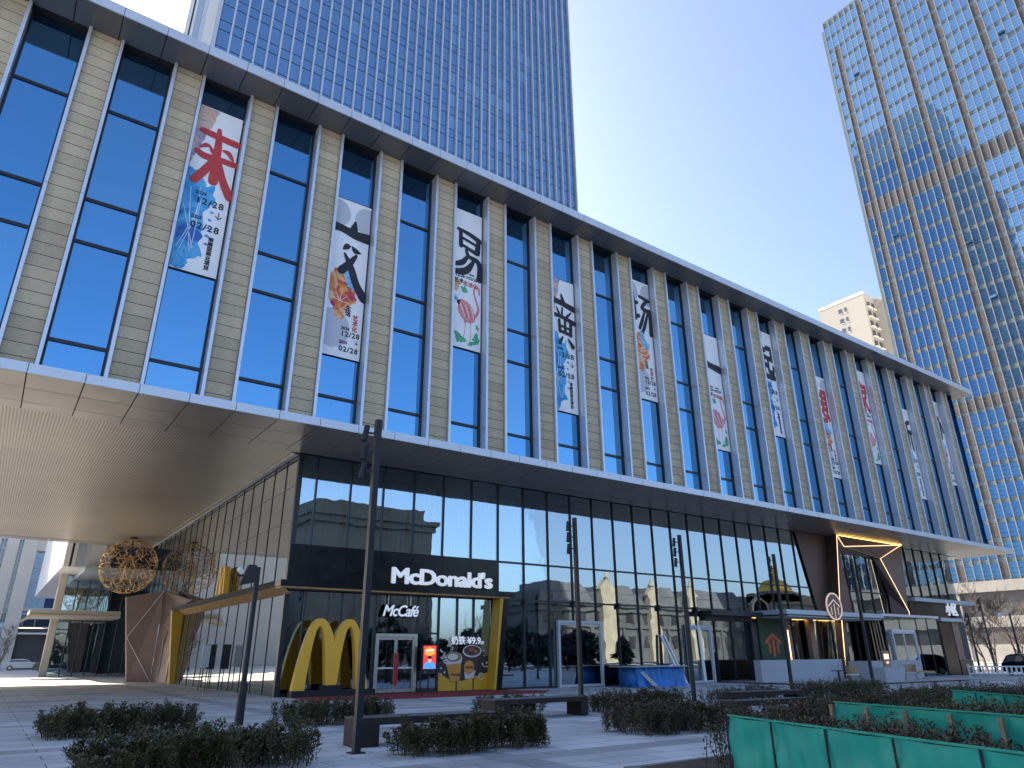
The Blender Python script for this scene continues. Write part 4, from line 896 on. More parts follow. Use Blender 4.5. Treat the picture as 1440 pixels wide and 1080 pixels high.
quick('slat', aw, lambda b: [b.box(43.9, 56.1, 29.1+i*.2, 29.14+i*.2, 3.98, 4.038, M['clad2']) for i in range(13)])
quick('light_strip', aw, lambda b: (b.box(44.2, 47.3, 31.6, 31.75, 3.99, 4.035, M['ledy']), b.box(49, 55, 31.6, 31.75, 3.99, 4.035, M['ledy'])))
M['copper'] = pm('lit_copper_outline', (.75,.55,.42), .4, emit=((1,.72,.55), .15))
lg = thing('round_logo_sign', 'round outlined logo sign of a roof over posts at the awning edge', 'sign', (49.4, 28.9, 3.85))
def ring(b):
    for i in range(32):
        a, c = 2*math.pi*i/32, 2*math.pi*(i+1)/32
        f = lambda t, rr: (49.4+rr*math.cos(t), 28.86, 4.77+rr*.95*math.sin(t))
        b.prism([f(a,1.0), f(c,1.0), f(c,.9), f(a,.9)], (0,.08,0), M['copper'])
quick('ring', lg, ring); quick('disc', lg, lambda b: b.prism([(49.4+.9*math.cos(i*.2618), 28.9, 4.77+.855*math.sin(i*.2618)) for i in range(24)], (0,.05,0), M['brown']))
def mark(b, cx, cz, s, y, m, w=.1):
    for pl in ([(-.72,-.02), (0,.42), (.72,-.02)], [(-.42,-.12), (-.42,-.58)], [(.42,-.12), (.42,-.58)], [(0,.12), (0,-.8)]): stroke(b, [(cx+p[0]*s, cz+p[1]*s, w*s) for p in pl], y, m)
quick('emblem', lg, lambda b: mark(b, 49.4, 4.8, 1.0, 28.88, M['copper'], .1))
gp = thing('green_mural_panel', 'dark green panel with a painted orange arrow emblem left of the cafe', 'panel', (45.5, 31.7, 1.1))
M['gpan'] = pm('dark_green_board', (.035,.075,.045), .7, var=.25, vscale=1.5); M['orp'] = pm('orange_paint', (.62,.14,.05), .7, var=.15, vscale=5)
quick('board', gp, lambda b: b.box(44.0, 46.9, 31.6, 31.7, 1.1, 4.0, M['gpan'])); quick('emblem', gp, lambda b: mark(b, 45.45, 2.4, 1.15, 31.59, M['orp'], .22))
M['warmp'] = pm('pinkish_timber', (.35,.22,.16), .6, var=.1)  # plain pinkish brown for posts, sign board and end panels
pl = thing('timber_post', 'pinkish timber post right beside the green mural panel', 'post', (47.1, 31.5, 0), 0, 'timber posts of the cafe front'); quick('shaft', pl, lambda b: b.box(46.95, 47.5, 31.4, 31.75, 0, 4.0, M['warmp'])); quick('light_strip', pl, lambda b: b.box(47.0, 47.1, 31.37, 31.398, 1.2, 3.2, M['ledw']))
pl = thing('timber_post', 'pinkish timber post right of the narrow glass door', 'post', (50.2, 31.5, 0), 0, 'timber posts of the cafe front'); quick('shaft', pl, lambda b: b.box(49.9, 50.5, 31.4, 31.75, 0, 4.0, M['warmp']))
fp = thing('framed_shopfront', 'dark blue framed shop window left of the green panel', 'shopfront', (41.5, 31.8, 0))
quick('frame', fp, lambda b: (b.box(38.6, 43.5, 31.7, 31.95, 3.7, 4.2, M['mull']), b.box(43.3, 43.95, 31.7, 31.95, -.2, 3.7, M['mull'])))
dW = pm('grey_white_door_frame', (.48,.5,.53), .5)
d2 = thing('open_white_door', 'white framed double door standing open in the middle of the glass front', 'door', (27.6, 31.9, 0)); door_unit(d2, 26.0, 29.3, 31.9, 3.5, dW, M['g_sf'], 'door_frame', gz(27), .08, 0)
quick('opening_shade_fill', d2, lambda b: b.box(27.7, 29.1, 31.86, 31.88, gz(27)+.1, 3.2, M['inner']))  # dark sheet stands in for the shade inside the open doorway
d3 = thing('shut_white_door', 'white framed double door right behind the blue tarpaulin', 'door', (38, 31.9, 0)); door_unit(d3, 36.7, 39.1, 31.9, 3.5, dW, M['g_sf'], 'door_frame', gz(38), .1, 0)
quick('diagonal_tape', d3, lambda b: b.prism([(37.7,31.75,3.3), (37.95,31.75,3.3), (38.15,31.75,.0), (37.9,31.75,.0)], (0,.02,0), M['white']))
cbx = thing('glass_porch', 'glass porch with pale roof edge and white door at the cafe', 'porch', (63.5, 31, 0))
quick('roof_edge', cbx, lambda b: b.box(58.8, 68.4, 30.4, 32, 4.42, 4.62, M['fascia'])); pg = quick('glazing', cbx, lambda b: b.box(58.9, 68.2, 30.5, 30.55, -.2, 4.4, M['g_sf']))
quick('mullion', pg, lambda b: [b.box(x-.03, x+.03, 30.46, 30.6, -.2, 4.4, M['mull']) for x in (58.95, 61.5, 64.3, 66.2, 68.15)])
door_unit(cbx, 59.7, 63.5, 30.45, 3.6, M['fascia'], M['g_sf'], 'porch_door', -.2, .1, 0)
sg3 = thing('side_letter_sign', 'small white letter sign on the dark canopy at the right end', 'sign', (72, 30.8, 4.7)); o = text_mesh('letters', '小区', 1.35, M['letter'], sg3, .05, .03); d_ = o.dimensions.copy(); stand(o, 72.0, 30.7, 5.25, sx=2.2/d_.x, sz=1.15/d_.y)
ec = thing('end_shopfront', 'dark end shopfront with slim black canopies and bronze panels at the right corner', 'shopfront', (72, 31, 0))
quick('canopy', ec, lambda b: (b.box(65.3, 77.0, 30.6, 31.95, 5.85, 6.15, M['clad2']), b.box(69.3, 73.5, 30.6, 31.9, 4.25, 4.55, M['clad2']))); quick('backing', ec, lambda b: b.box(65.3, 74, 31.2, 31.95, 4.56, 5.84, M['granite']))
quick('opening_shade_fill', ec, lambda b: b.box(69.6, 72.0, 31.0, 31.95, -.3, 4.24, M['granite'])); quick('bronze_panel', ec, lambda b: [b.box(72.02+.62*i, 72.6+.62*i, 30.95, 31.95, 1.0, 4.24 if i < 2 else 5.84, M['warmp'] if i < 2 else M['core']) for i in range(4)])  # the opening is a solid black block, its shade given by colour
quick('base_panel', ec, lambda b: b.box(72.02, 74.6, 30.95, 31.95, -.3, .98, M['granite']))
# terrace
tr_ = ground_sheet('cafe_terrace', 39.5, 57.5, 23.6, 31.9, .07, M['concrete'])
M['bluec'] = pm('painted_concrete_wall', (.42,.43,.46), .6, var=.06, vscale=.8)
def lowwall(label, x0, x1, y0, y1, h):
    b = MB(); b.box(x0, x1, y0, y1, gz(x0)-.1, gz(x0)+h, M['bluec']); tag(b.build('low_wall'), label, 'wall', 'pale low walls of the cafe terrace')
lowwall('long pale concrete planter wall under the green mural panel', 40.5, 49.9, 29.3, 29.8, 1.35); lowwall('pale concrete wall end behind the left wicker chair', 50.2, 53, 27.6, 29.0, 1.25); lowwall('pale concrete wall behind the right wicker chair', 53.2, 58.5, 28.0, 28.5, 1.3)
pb = thing('planter_box', 'low pale planter box with lit menu sign between the two wicker chairs', 'planter', (47.9, 25, 0)); quick('box', pb, lambda b: b.prism([(46.6,24.6,gz(47)+.07), (48.9,24.6,gz(47)+.07), (49.2,24.6,.75), (46.6,24.6,.75)], (0,1.0,0), M['bluec']))
bs = thing('menu_sign', 'small lit cafe menu sign standing on the planter box', 'sign', (47.9, 25, .75)); quick('board', bs, lambda b: b.box(47.5, 48.3, 25.0, 25.1, .75, 1.75, M['warmp'])); quick('pictogram', bs, lambda b: [b.box(47.6+.2*i, 47.73+.2*i, 24.97, 24.995, 1.25, 1.55, M['ledw']) for i in range(3)]+[b.box(47.8, 48.0, 24.97, 24.995, 1.0, 1.08, M['ledw'])])
M['cane'] = pm('natural_wicker', (.40,.29,.17), .7, var=.2, vscale=20)
def chair(x, y, rz, label):
    t = thing('wicker_chair', label, 'chair', (x, y, gz(x)+.075), rz, 'wicker chairs on the cafe terrace')
    quick('seat', t, lambda b: b.box(-.32,.32,-.3,.3,.44,.5, M['clad']), off=False)
    quick('backrest', t, lambda b: [b.prism([(.34*math.sin(a),-.02+.32*math.cos(a),.52), (.34*math.sin(a+.22),-.02+.32*math.cos(a+.22),.52), (.38*math.sin(a+.22),.02+.38*math.cos(a+.22),.98), (.38*math.sin(a),.02+.38*math.cos(a),.98)], (0,.02,0), M['cane']) for a in [-1.5+.23*i for i in range(13)]], off=False)
    for sx in (-1, 1):
        for sy in (-1, 1): quick('leg', t, lambda b: b.tube([(sx*.28, sy*.26, .44), (sx*.36, sy*.36, 0)], .022, M['cane']), off=False)
    return t
c0 = chair(42.8, 24.6, 1.9, 'wicker chair with curved back left of the planter box'); dup(c0, (50.6, 25.0, gz(50)+.075), -1.2, 'wicker chair with curved back right of the planter box')
tb = thing('cafe_table', 'small black cafe table beside the left wicker chair', 'table', (42.0, 25.0, gz(42)+.07)); quick('top', tb, lambda b: b.tube([(42,25,.62),(42,25,.66)], .4, M['dark'], 16)); quick('leg', tb, lambda b: b.tube([(42,25,-.05),(42,25,.62)], .06, M['dark'], 8))
bn = thing('timber_bench', 'low timber topped bench at the right end of the terrace', 'bench', (54, 26, -.15)); quick('seat', bn, lambda b: b.box(51.8, 56.6, 26.2, 26.8, .3, .4, M['wood'])); quick('support', bn, lambda b: b.box(52.2, 54.6, 26.3, 26.7, -.15, .3, M['bluec']))
bp_ = thing('bamboo_poles', 'bundle of leaning bamboo poles by the cafe porch', 'poles', (56.5, 29.5, 0))
for i in range(4): quick('pole', bp_, lambda b: b.tube([(55.4+.5*i, 29.6, -.15), (55.7+.45*i, 29.9, 4.0)], .05, M['cane'], 6))
# tarpaulin and leaning bars
M['tarp'] = pm('blue_tarpaulin', (.03,.20,.56), .45, var=.25, vscale=2.5, bump=.6, bscale=4)
tp = thing('tarp_stack', 'board topped stack of material wrapped in bright blue tarpaulin', 'tarpaulin', (30.5, 29.5, 0))
def tarp(b):
    k = b.mi(M['tarp']); n0 = len(b.v); r = random.Random(4); N = 40; path = []
    for i in range(N):
        t = i/(N-1)
        path.append((29.4+3.9*t, 29.3+.08*math.sin(i*1.3)+r.uniform(-.04,.04)) )
    for i, (x, y) in enumerate(path):
        b.v += [(x, y-.1+.1*math.sin(i*.9), gz(x)+.01), (x, y+.05*math.sin(i*.7+1), .45+r.uniform(-.05,.05)), (x, y+.1, .95)]
    for i in range(N-1):
        for q in range(2): a = n0+3*i+q; b.f.append((a, a+3, a+4, a+1)); b.m.append(k)
    b.box(29.5, 33.2, 29.5, 30.8, gz(30), .93, M['tarp'])
quick('tarpaulin', tp, tarp, True); quick('board_top', tp, lambda b: b.box(28.9, 33.3, 29.0, 30.9, .96, 1.01, M['concrete'])); quick('loose_strip', tp, lambda b: b.prism([(29.5,29.1,.7), (29.75,29.1,.75), (30.8,29.0,-.05), (30.4,29.0,-.05)], (0,.02,0), M['concrete']))
for i, (lb, xx) in enumerate((('white steel bar leaning on the glass, left of the leaning pair', 34.2), ('white steel bar leaning on the glass, right of the leaning pair', 34.5))):
    b = MB(); b.prism([(xx,31.8,2.75), (xx+.14,31.8,2.75), (xx+.9,30.9,-.08), (xx+.76,30.9,-.08)], (0,.1,0), M['white']); tag(b.build('leaning_bar'), lb, 'bar', 'leaning white bars')
# menu easel by the side glass
es_ = thing('notice_stand', 'pair of slim upright notice boards on legs by the side glass', 'sign', (9.8, 41.5, 0))
quick('board', es_, lambda b: b.box(9.5, 9.9, 41.2, 41.25, 1.1, 2.2, M['clad'])); quick('board', es_, lambda b: b.box(9.95, 10.4, 42.0, 42.05, 1.0, 2.25, M['dark'])); quick('leg', es_, lambda b: b.box(9.52, 9.56, 41.2, 41.25, 0, 1.1, M['dark'])); quick('leg', es_, lambda b: b.box(9.84, 9.88, 41.2, 41.25, 0, 1.1, M['dark'])); quick('leg', es_, lambda b: b.box(10.15, 10.2, 42.0, 42.05, 0, 1.0, M['dark']))

# ------------------------------------------------------------------ light poles
M['pole'] = pm('navy_black_pole', (.006,.008,.014), .5, 0, var=.15, vscale=4)
def light_pole(label, x, y):
    t = thing('light_pole', label, 'light pole', (x, y, gz(x)), 0, 'plaza light poles with three spotlights')
    quick('shaft', t, lambda b: b.box(-.06,.06,-.06,.06,0,6.15,M['pole']), off=False)
    quick('base_plate', t, lambda b: b.box(-.13,.13,-.13,.13,0,.02,M['dark']), off=False)
    for z in (5.85, 5.46, 5.06):
        s = quick('spotlight', t, lambda b: b.tube([(-.25,.10,z-.16), (-.19,.12,z+.17)], .062, M['pole'], 10), off=False)
        quick('bracket', s, lambda b: b.prism([(-.2,.1,z),(-.05,.02,z),(-.05,.06,z),(-.2,.14,z)],(0,0,.035),M['pole']), off=False)
    return t
lp = light_pole('nearest tall dark light pole in front of the arches sign', 5.72, 12.68)
for x, y, lb in ((16.1, 18.6, 'dark light pole in front of the open white door'), (22.0, 19.0, 'dark light pole right of the blue tarpaulin stack'), (30.0, 20.2, 'dark light pole beside the green mural panel'), (34.75, 19.0, 'dark light pole in front of the bronze portal')):
    dup(lp, (x, y, gz(x)), 0, lb)
ll = thing('area_light', 'shorter dark pole with camera and floodlight in front of the side glass', 'light pole', (5.6, 19.5, 0))
quick('shaft', ll, lambda b: (b.tube([(5.6,19.5,0), (5.6,19.5,1.0)], .11, M['pole'], 10), b.tube([(5.6,19.5,1.0), (5.6,19.5,3.85)], .07, M['pole'], 10)))
quick('floodlight', ll, lambda b: b.prism([(5.15,19.45,3.35), (5.55,19.45,3.45), (5.55,19.45,3.9), (5.35,19.45,3.9)], (0,.2,0), M['dark'])); quick('arm', ll, lambda b: b.box(5.05, 5.6, 19.47, 19.53, 3.58, 3.63, M['pole'])); quick('camera_housing', ll, lambda b: b.tube([(5.1,19.4,3.75), (5.1,19.2,3.68)], .07, M['clad'], 8))

# ------------------------------------------------------------------ benches
def bench(label, x0, x1, y0, y1, h, skew=0):
    L = x1-x0; W = y1-y0
    t = thing('corten_bench', label, 'bench', (x0, y0, gz(x0)), skew, 'rusted steel plaza benches')
    quick('seat', t, lambda b: b.box(0, L, 0, W, h-.13, h-.012, M['corten']), off=False); quick('seat_top', t, lambda b: b.box(0, L, 0, W, h-.01, h, M['corten_t']), off=False)
    quick('leg', t, lambda b: b.box(.003,.5,.003,W-.003,0,h-.132,M['corten']), off=False); quick('leg', t, lambda b: b.box(L-.25,L-.003,.003,W-.003,0,h-.132,M['corten']), off=False)
    return t
bench('nearest rusted steel bench behind the foot of the tall light pole', 5.95, 8.95, 13.35, 14.0, .5, -.12)
bench('rusted steel bench behind the middle hedge, in line with the open door', 11.4, 14.6, 16.7, 17.4, .5, -.04)
bench('rusted steel bench in front of the green mural panel', 21.0, 24.0, 16.3, 17.0, .45, -.2)
bench('rusted steel bench right behind the reddish hedge and the fence end', 16.75, 19.6, 13.1, 13.65, .45, -.14)
bench('low rusted steel bench in front of the planter box', 27.4, 30.4, 13.4, 14.1, .45, -.2)

# ------------------------------------------------------------------ clipped hedges
def hedge(label, x0, x1, y0, y1, h, n, mat, seed, rz=0):
    r = random.Random(seed); W, D = x1-x0, y1-y0
    t = thing('hedge', label, 'hedge', (x0, y0, gz(x0)), rz, 'low box hedges in the plaza')
    fo, st = MB(), MB(); km = fo.mi(mat)
    area_ = W*D; n = int(n*2.6); ns = int(area_*48); per = max(8, int(n/ns))
    for i in range(ns):
        x, y = r.uniform(0, W), r.uniform(0, D); hh = h*(r.uniform(.62, 1.08) if r.random() < .85 else r.uniform(1.05, 1.28))*(1-.18*(abs(2*y/D-1)**4)); dx, dy = r.gauss(0,.09), r.gauss(0,.09)
        if x < .15: dx -= .12*r.random()
        if x > W-.15: dx += .12*r.random()
        st.tube([(x,y,0), (x+dx*.4,y+dy*.4,hh*.5), (x+dx,y+dy,hh*.97)], [.009,.007,.003], M['stem'], 3, False)
        for q in range(per):
            f = r.random()**.65; z = hh*(.06+.94*f); rad = .03+.085*(1-f*.5)
            a = r.uniform(0, 6.28); cx, cy = x+dx*f+rad*math.cos(a)*r.random(), y+dy*f+rad*math.sin(a)*r.random()
            L = r.uniform(.03,.056); el = r.uniform(.1,1.1); d = Vector((math.cos(a)*math.cos(el), math.sin(a)*math.cos(el), math.sin(el))); w_ = Vector((-math.sin(a), math.cos(a), r.uniform(-.5,.5))).normalized()*L*.36
            p = Vector((cx, cy, z)); n0 = len(fo.v); tip = p+d*L*1.3; mid = p+d*L*.6
            fo.v += [tuple(p), tuple(mid+w_), tuple(tip), tuple(mid-w_)]; fo.f.append((n0, n0+1, n0+2, n0+3)); fo.m.append(km)
    fo.build('foliage', t, off=False); st.build('stems', t, off=False)
    return t
hedge('dark hedge at the far left in front of the sunlit passage', 1.4, 4.3, 18.1, 19.6, .52, 9000, M['leaf'], 1)
hedge('nearest hedge at the bottom left edge of the plaza', 1.5, 4.6, 11.3, 12.7, .54, 12000, M['leaf'], 2, .06)
hedge('hedge behind the nearest bench, in front of the red carpet', 6.4, 9.15, 17.8, 19.3, .52, 8000, M['leaf'], 3)
hedge('hedge in front of the nearest bench at the bottom centre', 6.2, 9.1, 11.25, 12.2, .53, 10000, M['leaf'], 4, .05)
hedge('small hedge under the middle rusted bench', 11.7, 13.9, 17.6, 18.4, .5, 3500, M['leaf'], 5)
hedge('brownish hedge in front of the blue tarpaulin stack', 15.5, 19.0, 16.6, 17.9, .54, 7000, M['leaf2'], 6)
hedge('large brownish hedge left of the fence corner', 11.7, 14.4, 11.3, 12.9, .54, 10000, M['leaf2'], 7)
hedge('brownish hedge between the two right hand benches and the fence', 18.6, 21.6, 11.6, 12.5, .48, 7000, M['leaf2'], 8)
hedge('reddish twiggy hedge just behind the nearest green fence', 12.6, 16.5, 8.9, 10.4, .6, 8000, M['leaf2'], 18)
hedge('dark hedge in front of the cafe planter wall', 26.8, 32.0, 16.8, 18.2, .6, 6000, M['leaf'], 9)
hedge('wide dark hedge behind the middle green fence', 20.5, 27.5, 10.6, 12.2, .66, 10000, M['leaf'], 10, -.1)
hedge('loose reddish shrubs between the two nearer green fences', 9.7, 12.0, 4.3, 7.6, .58, 9000, M['leaf2'], 11)
hedge('green shrubs between the middle and far green fences', 13.3, 17.4, 5.6, 8.0, .66, 9000, M['leaf'], 12)
hedge('small hedge behind the rusted bench before the mural', 21.5, 25.5, 17.4, 18.2, .5, 3000, M['leaf2'], 13)
hedge('far hedge at the right edge near the white rail', 46, 50, 15.5, 17, .6, 2500, M['leaf2'], 14)
hedge('hedge above the far green fence', 26, 33, 9.5, 11, .65, 5000, M['leaf2'], 15)
hedge('thin straggly shrub at the left post of the nearest fence', 8.75, 9.25, 7.0, 7.5, .7, 260, M['leaf'], 16)
hedge('row of green plants on the cafe planter wall', 47.5, 52.5, 30, 30.5, 1.75, 2500, M['leaf'], 17)
bed = ground_sheet('planting_bed', 8.4, 40, -8, 8.5, .008, M['soil'])
M['kerb'] = pm('grey_kerb', (.17,.17,.17), .8, var=.15)
b = MB(); b.box(8.25, 8.4, -8, 8.62, -.02, .03, M['kerb']); b.box(8.4, 40, 8.5, 8.62, -.15, .02, M['kerb']); tag(b.build('kerb'), kind='structure')

# ------------------------------------------------------------------ green barrier fences
def cloth_mat():
    m, n, b, o = newmat('green_barrier_cloth'); b.inputs['Base Color'].default_value = (.014,.36,.27,1); b.inputs['Roughness'].default_value = .55
    tl = n.nodes.new('ShaderNodeBsdfTranslucent'); tl.inputs[0].default_value = (.02,.42,.30,1); ms = n.nodes.new('ShaderNodeMixShader'); ms.inputs[0].default_value = .25
    n.links.new(b.outputs[0], ms.inputs[1]); n.links.new(tl.outputs[0], ms.inputs[2]); n.links.new(ms.outputs[0], o.inputs[0])
    g = n.nodes.new('ShaderNodeNewGeometry'); nz = n.nodes.new('ShaderNodeTexNoise'); nz.inputs['Scale'].default_value = 2.2; nz.inputs['Detail'].default_value = 4
    mp = n.nodes.new('ShaderNodeMapping'); mp.inputs['Rotation'].default_value = (.6,.3,.5); mp.inputs['Scale'].default_value = (1,2.5,.8); n.links.new(g.outputs['Position'], mp.inputs[0]); n.links.new(mp.outputs[0], nz.inputs['Vector'])
    rp = n.nodes.new('ShaderNodeValToRGB'); rp.color_ramp.elements[0].position = .35; rp.color_ramp.elements[1].position = .7; rp.color_ramp.elements[0].color = (.012,.29,.22,1); rp.color_ramp.elements[1].color = (.02,.42,.31,1)
    n.links.new(nz.outputs[0], rp.inputs[0]); n.links.new(rp.outputs[0], b.inputs['Base Color'])
    return m
M['gcloth'] = cloth_mat(); M['plank'] = pm('raw_timber', (.24,.18,.12), .8, var=.25, vscale=8)
def fence(label, pts, h, posts, back=None):
    t = thing('barrier_fence', label, 'fence', (pts[0][0], pts[0][1], gz(pts[0][0])), 0, 'green cloth barrier fences')
    fo = MB(); k = fo.mi(M['gcloth']); A, B_ = Vector((*pts[0], 0)), Vector((*pts[1], 0)); L = (B_-A).length; d = (B_-A)/L; nn = Vector((-d.y, d.x, 0)); NX, NZ = int(L*14), 12; r = random.Random(int(L*100)); sp = L/posts
    for i in range(NX+1):
        s = L*i/NX; ph = (s/sp) % 1
        for q in range(NZ+1):
            z = q/NZ; sag = .035*math.sin(math.pi*ph)*(z); bil = .05*math.sin(math.pi*ph)*math.sin(math.pi*z)+.012*math.sin(s*9+z*7)+.01*math.sin(s*4-z*11)+.018*math.sin((ph+z*.6)*14)*math.exp(-6*ph)
            p = A+d*s+nn*bil; fo.v.append((p.x, p.y, gz(p.x)+z*h-sag*.4))
    for i in range(NX):
        for q in range(NZ):
            a = i*(NZ+1)+q; fo.f.append((a, a+NZ+1, a+NZ+2, a+1)); fo.m.append(k)
    fo.build('cloth', t, True)
    quick('top_rail', t, lambda b: b.tube([A+Vector((0,0,gz(A.x)+h+.01)), B_+Vector((0,0,gz(B_.x)+h+.01))], .014, M['gcloth'], 6))
    for i in range(posts+1):
        p = A+d*(L*i/posts); q = p+nn*(back if back else -.03)
        m = M['plank'] if back else M['pole']
        if back: quick('post', t, lambda b: b.box(q.x-.03, q.x+.03, q.y-.03, q.y+.03, gz(p.x), gz(p.x)+h-.03, m))
        else: quick('post', t, lambda b: b.tube([(q.x,q.y,gz(p.x)), (q.x,q.y,gz(p.x)+h)], .014, m, 6))
        if back and i % 2: quick('brace', t, lambda b: b.prism([(q.x, q.y, .55), (q.x, q.y, .62), (q.x+nn.x*back*8, q.y+nn.y*back*8, .05), (q.x+nn.x*back*8, q.y+nn.y*back*8, 0)], tuple(d*.05), M['plank']))
    return t
fence('nearest green cloth barrier fence at the bottom right corner', ((8.56,6.83), (7.0,2.2)), .8, 5)
fence('middle green cloth barrier fence with bare timber posts on its near side', ((12.5,7.63), (11.4,3.85)), .8, 5, -.06)
fence('far green cloth barrier fence at the right edge', ((19.0,8.52), (16.9,6.0)), .8, 3)
def fence_end(): pass

# ------------------------------------------------------------------ street side at the right: car, rail, lights
M['carp'] = pm('dark_blue_car_paint', (.010,.016,.034), .2, .35, coat=.8); M['carg'] = mirror_glass('car_window', (.6,.66,.7), .12, (.01,.012,.014)); M['tyre'] = pm('tyre_rubber', (.015,.015,.016), .85); M['lamp_w'] = pm('headlight_lens', (.55,.62,.7), .12, .3); M['carw'] = pm('white_car_paint', (.70,.71,.72), .22, .1, coat=.7); M['carm'] = pm('silver_car_paint', (.42,.43,.45), .25, .6, coat=.6); M['carr'] = pm('grey_green_car_paint', (.05,.085,.075), .25, .3, coat=.6)
def car(label, loc, rz, paint_, hgt=1.62, suv=True, group=None):
    t = thing('parked_car', label, 'car', loc, rz, group); L, W = 4.75, 1.86; n = 40
    prof_t = [(-2.37,.55),(-2.32,.85),(-2.2,.98),(-1.2,1.08),(-.85,1.12),(-.25,hgt-.08),(.2,hgt),(1.2,hgt-.02),(1.75,hgt-.14),(2.15,1.12),(2.32,.95),(2.37,.6)]
    prof_b = [(-2.37,.55),(-2.32,.85),(-2.2,.98),(-1.2,1.06),(-.85,1.08),(1.9,1.10),(2.15,1.08),(2.32,.95),(2.37,.6),(2.3,.3),(-2.25,.28)]
    def body(b):
        for s in (-1, 1):
            pass
        rings = []
        for y, sh_ in ((-W/2+.08, .96), (-W/2, 1.0), (W/2, 1.0), (W/2-.08, .96)): rings.append(y)
        k = b.mi(paint_); secs = [(-W/2, .97), (-W/2+.07, 1.0), (W/2-.07, 1.0), (W/2, .97)]; n0 = len(b.v); c = len(prof_b)
        for y, s in secs:
            for x, z in prof_b: b.v.append((x*s, y, .68+(z-.68)*(.93 if s < 1 else 1)))
        for i in range(3):
            for j in range(c): a, d = n0+i*c+j, n0+i*c+(j+1) % c; b.f.append((a, d, d+c, a+c)); b.m.append(k)
        b.f.append(tuple(n0+j for j in reversed(range(c)))); b.m.append(k); b.f.append(tuple(n0+3*c+j for j in range(c))); b.m.append(k)
        # cabin
        cab = [(-.95,1.07),(-.28,hgt-.07),(.2,hgt),(1.2,hgt-.03),(1.7,hgt-.16),(2.1,1.09)]; n0 = len(b.v); c = len(cab)
        for y, sc in ((-1, 1), (1, 1)):
            for x, z in cab: b.v.append((x, y*(W/2-.06-.19*(z-1.07)/(hgt-1.07)), z))
        for j in range(c-1): b.f.append((n0+j, n0+j+1, n0+c+j+1, n0+c+j)); b.m.append(k)
        b.f.append(tuple(n0+j for j in reversed(range(c)))); b.m.append(k); b.f.append(tuple(n0+c+j for j in range(c))); b.m.append(k)
    quick('body', t, body, off=False)
    ins = lambda z: W/2-.06-.19*(z-1.07)/(hgt-1.07)
    def tow(x): return hgt-.07
    quick('windscreen', t, lambda b: b.poly([(-.955+.02,-ins(1.12)+.1,1.13), (-.955+.02,ins(1.12)-.1,1.13), (-.33,ins(hgt-.1)-.1,hgt-.10), (-.33,-ins(hgt-.1)+.1,hgt-.10)], M['carg']), off=False)
    for s in (-1, 1):
        quick('side_window', t, lambda b: b.poly([(-.75,s*(ins(1.14)+.012),1.14), (1.75,s*(ins(1.14)+.012),1.14), (1.5,s*(ins(hgt-.16)+.012),hgt-.17), (-.2,s*(ins(hgt-.14)+.012),hgt-.13)], M['carg']), off=False)
        quick('headlight', t, lambda b: b.prism([(-2.345,s*.55,.78), (-2.34,s*.86,.80), (-2.25,s*.88,.93), (-2.28,s*.6,.90)], (-.02,0,.01), M['lamp_w']), off=False)
        quick('mirror', t, lambda b: b.box(-.75,-.58,s*.93-.1,s*.93+.1,1.08,1.24,paint_), off=False)
        for x in (-1.45, 1.45):
            w = quick('wheel', t, lambda b: b.tube([(x,s*(W/2-.2),.34), (x,s*(W/2+.01),.34)], .34, M['tyre'], 20), off=False)
            quick('rim', w, lambda b: b.tube([(x,s*(W/2+.005),.34), (x,s*(W/2+.02),.34)], .22, M['steel'], 12), off=False)
    quick('grille', t, lambda b: b.box(-2.4,-2.36,-.5,.5,.55,.78,M['dark']), off=False); quick('bumper', t, lambda b: b.box(-2.39,-2.2,-.85,.85,.28,.42,M['dark']), off=False)
    return t
car('dark blue SUV parked behind the low white rail', (73.3, 26.0, gz(72)), R(55), M['carp'], 1.75)
car('white saloon parked beyond the passage at the left', (5.2, 125, gz(5)), R(178), M['carw'], 1.5)
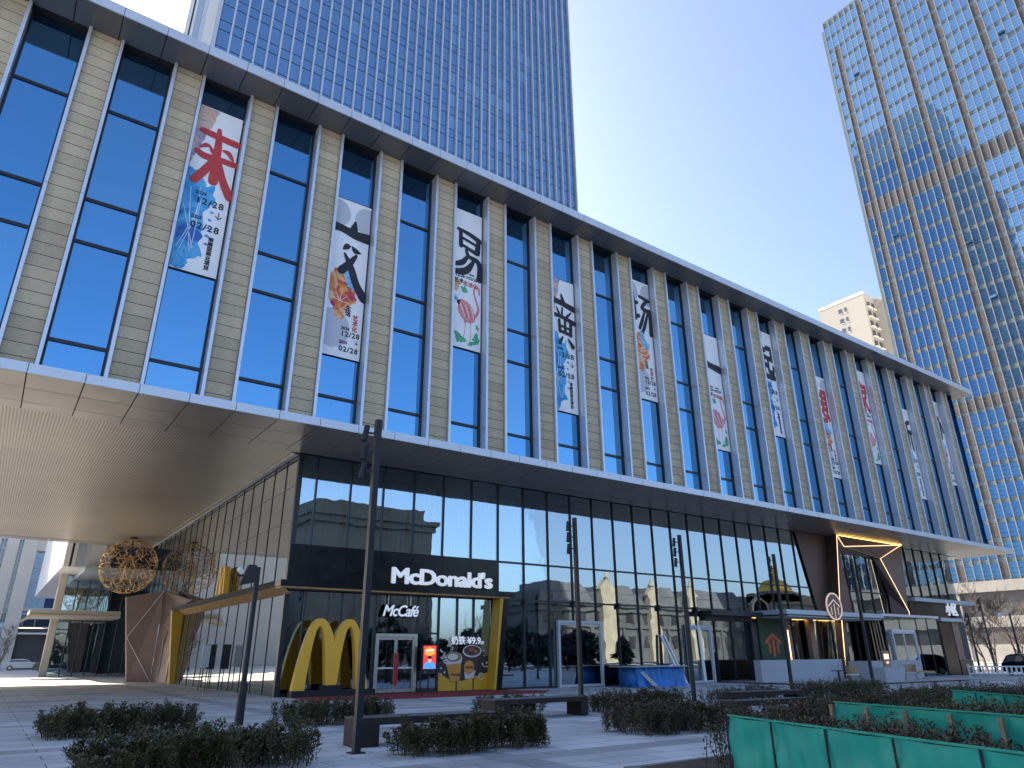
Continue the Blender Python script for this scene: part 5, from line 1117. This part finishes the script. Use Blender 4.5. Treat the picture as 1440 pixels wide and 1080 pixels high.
car('white car mostly hidden behind the lobby glass beyond the passage', (14.0, 118, gz(14)), R(175), M['carm'], 1.6)
car('grey green car half hidden behind the pale column beyond the passage', (7.6, 101, gz(7)), R(170), M['carr'], 1.7)
for x, y, rz, m, lb in ((104, 34, 80, M['carw'], 'white car in the side street behind the dark SUV'), (20, -33, 2, M['carm'], 'silver car driving on the street opposite'), (48, -36, 181, M['carw'], 'white car parked on the street opposite')): car(lb, (x, y, gz(x)), R(rz), m, 1.55)
rl = thing('white_rail', 'low white traffic rail in front of the dark blue SUV', 'railing', (66, 27, gz(66)))
A, B_ = Vector((65.4,27.6,gz(65)+.0)), Vector((68.2,24.2,gz(68)))
quick('bar', rl, lambda b: b.tube([A+Vector((0,0,.78)), B_+Vector((0,0,.78))], .05, M['white'])); quick('bar', rl, lambda b: b.tube([A+Vector((0,0,.25)), B_+Vector((0,0,.25))], .05, M['white']))
for i in range(14):
    p = A+(B_-A)*i/13; quick('picket', rl, lambda b: b.box(p.x-.04, p.x+.04, p.y-.06, p.y+.06, p.z+(0 if i in (0, 13) else .25), p.z+(1.0 if i in (0, 13) else .78), M['white']))
for i, (x, y, h, lb) in enumerate(((86.0, 35.2, 5.6, 'thin dark light pole behind the bronze end panels'), (86.5, 33.9, 7.0, 'taller thin dark light pole above the dark SUV'), (80, 29.0, 5.2, 'dark curb light pole with white camera at the right edge'))):
    t = thing('street_light', lb, 'street light', (x, y, gz(x)), 0, 'street lights at the right'); quick('shaft', t, lambda b: b.tube([(x,y,gz(x)), (x,y,h)], [.12,.08], M['pole'], 8))
    if i == 2: quick('arm', t, lambda b: b.tube([(x-1.1,y+.8,h-.15), (x,y,h-.05)], .06, M['clad'], 6)); quick('camera_housing', t, lambda b: b.box(x-1.3, x-.7, y+.5, y+.8, h-.3, h-.02, M['clad']))
    else:
        for q in (0, .7): quick('spotlight', t, lambda b: b.tube([(x-.3,y+.15,h-.5-q), (x-.15,y+.05,h-.05-q)], .13, M['dark'], 8))
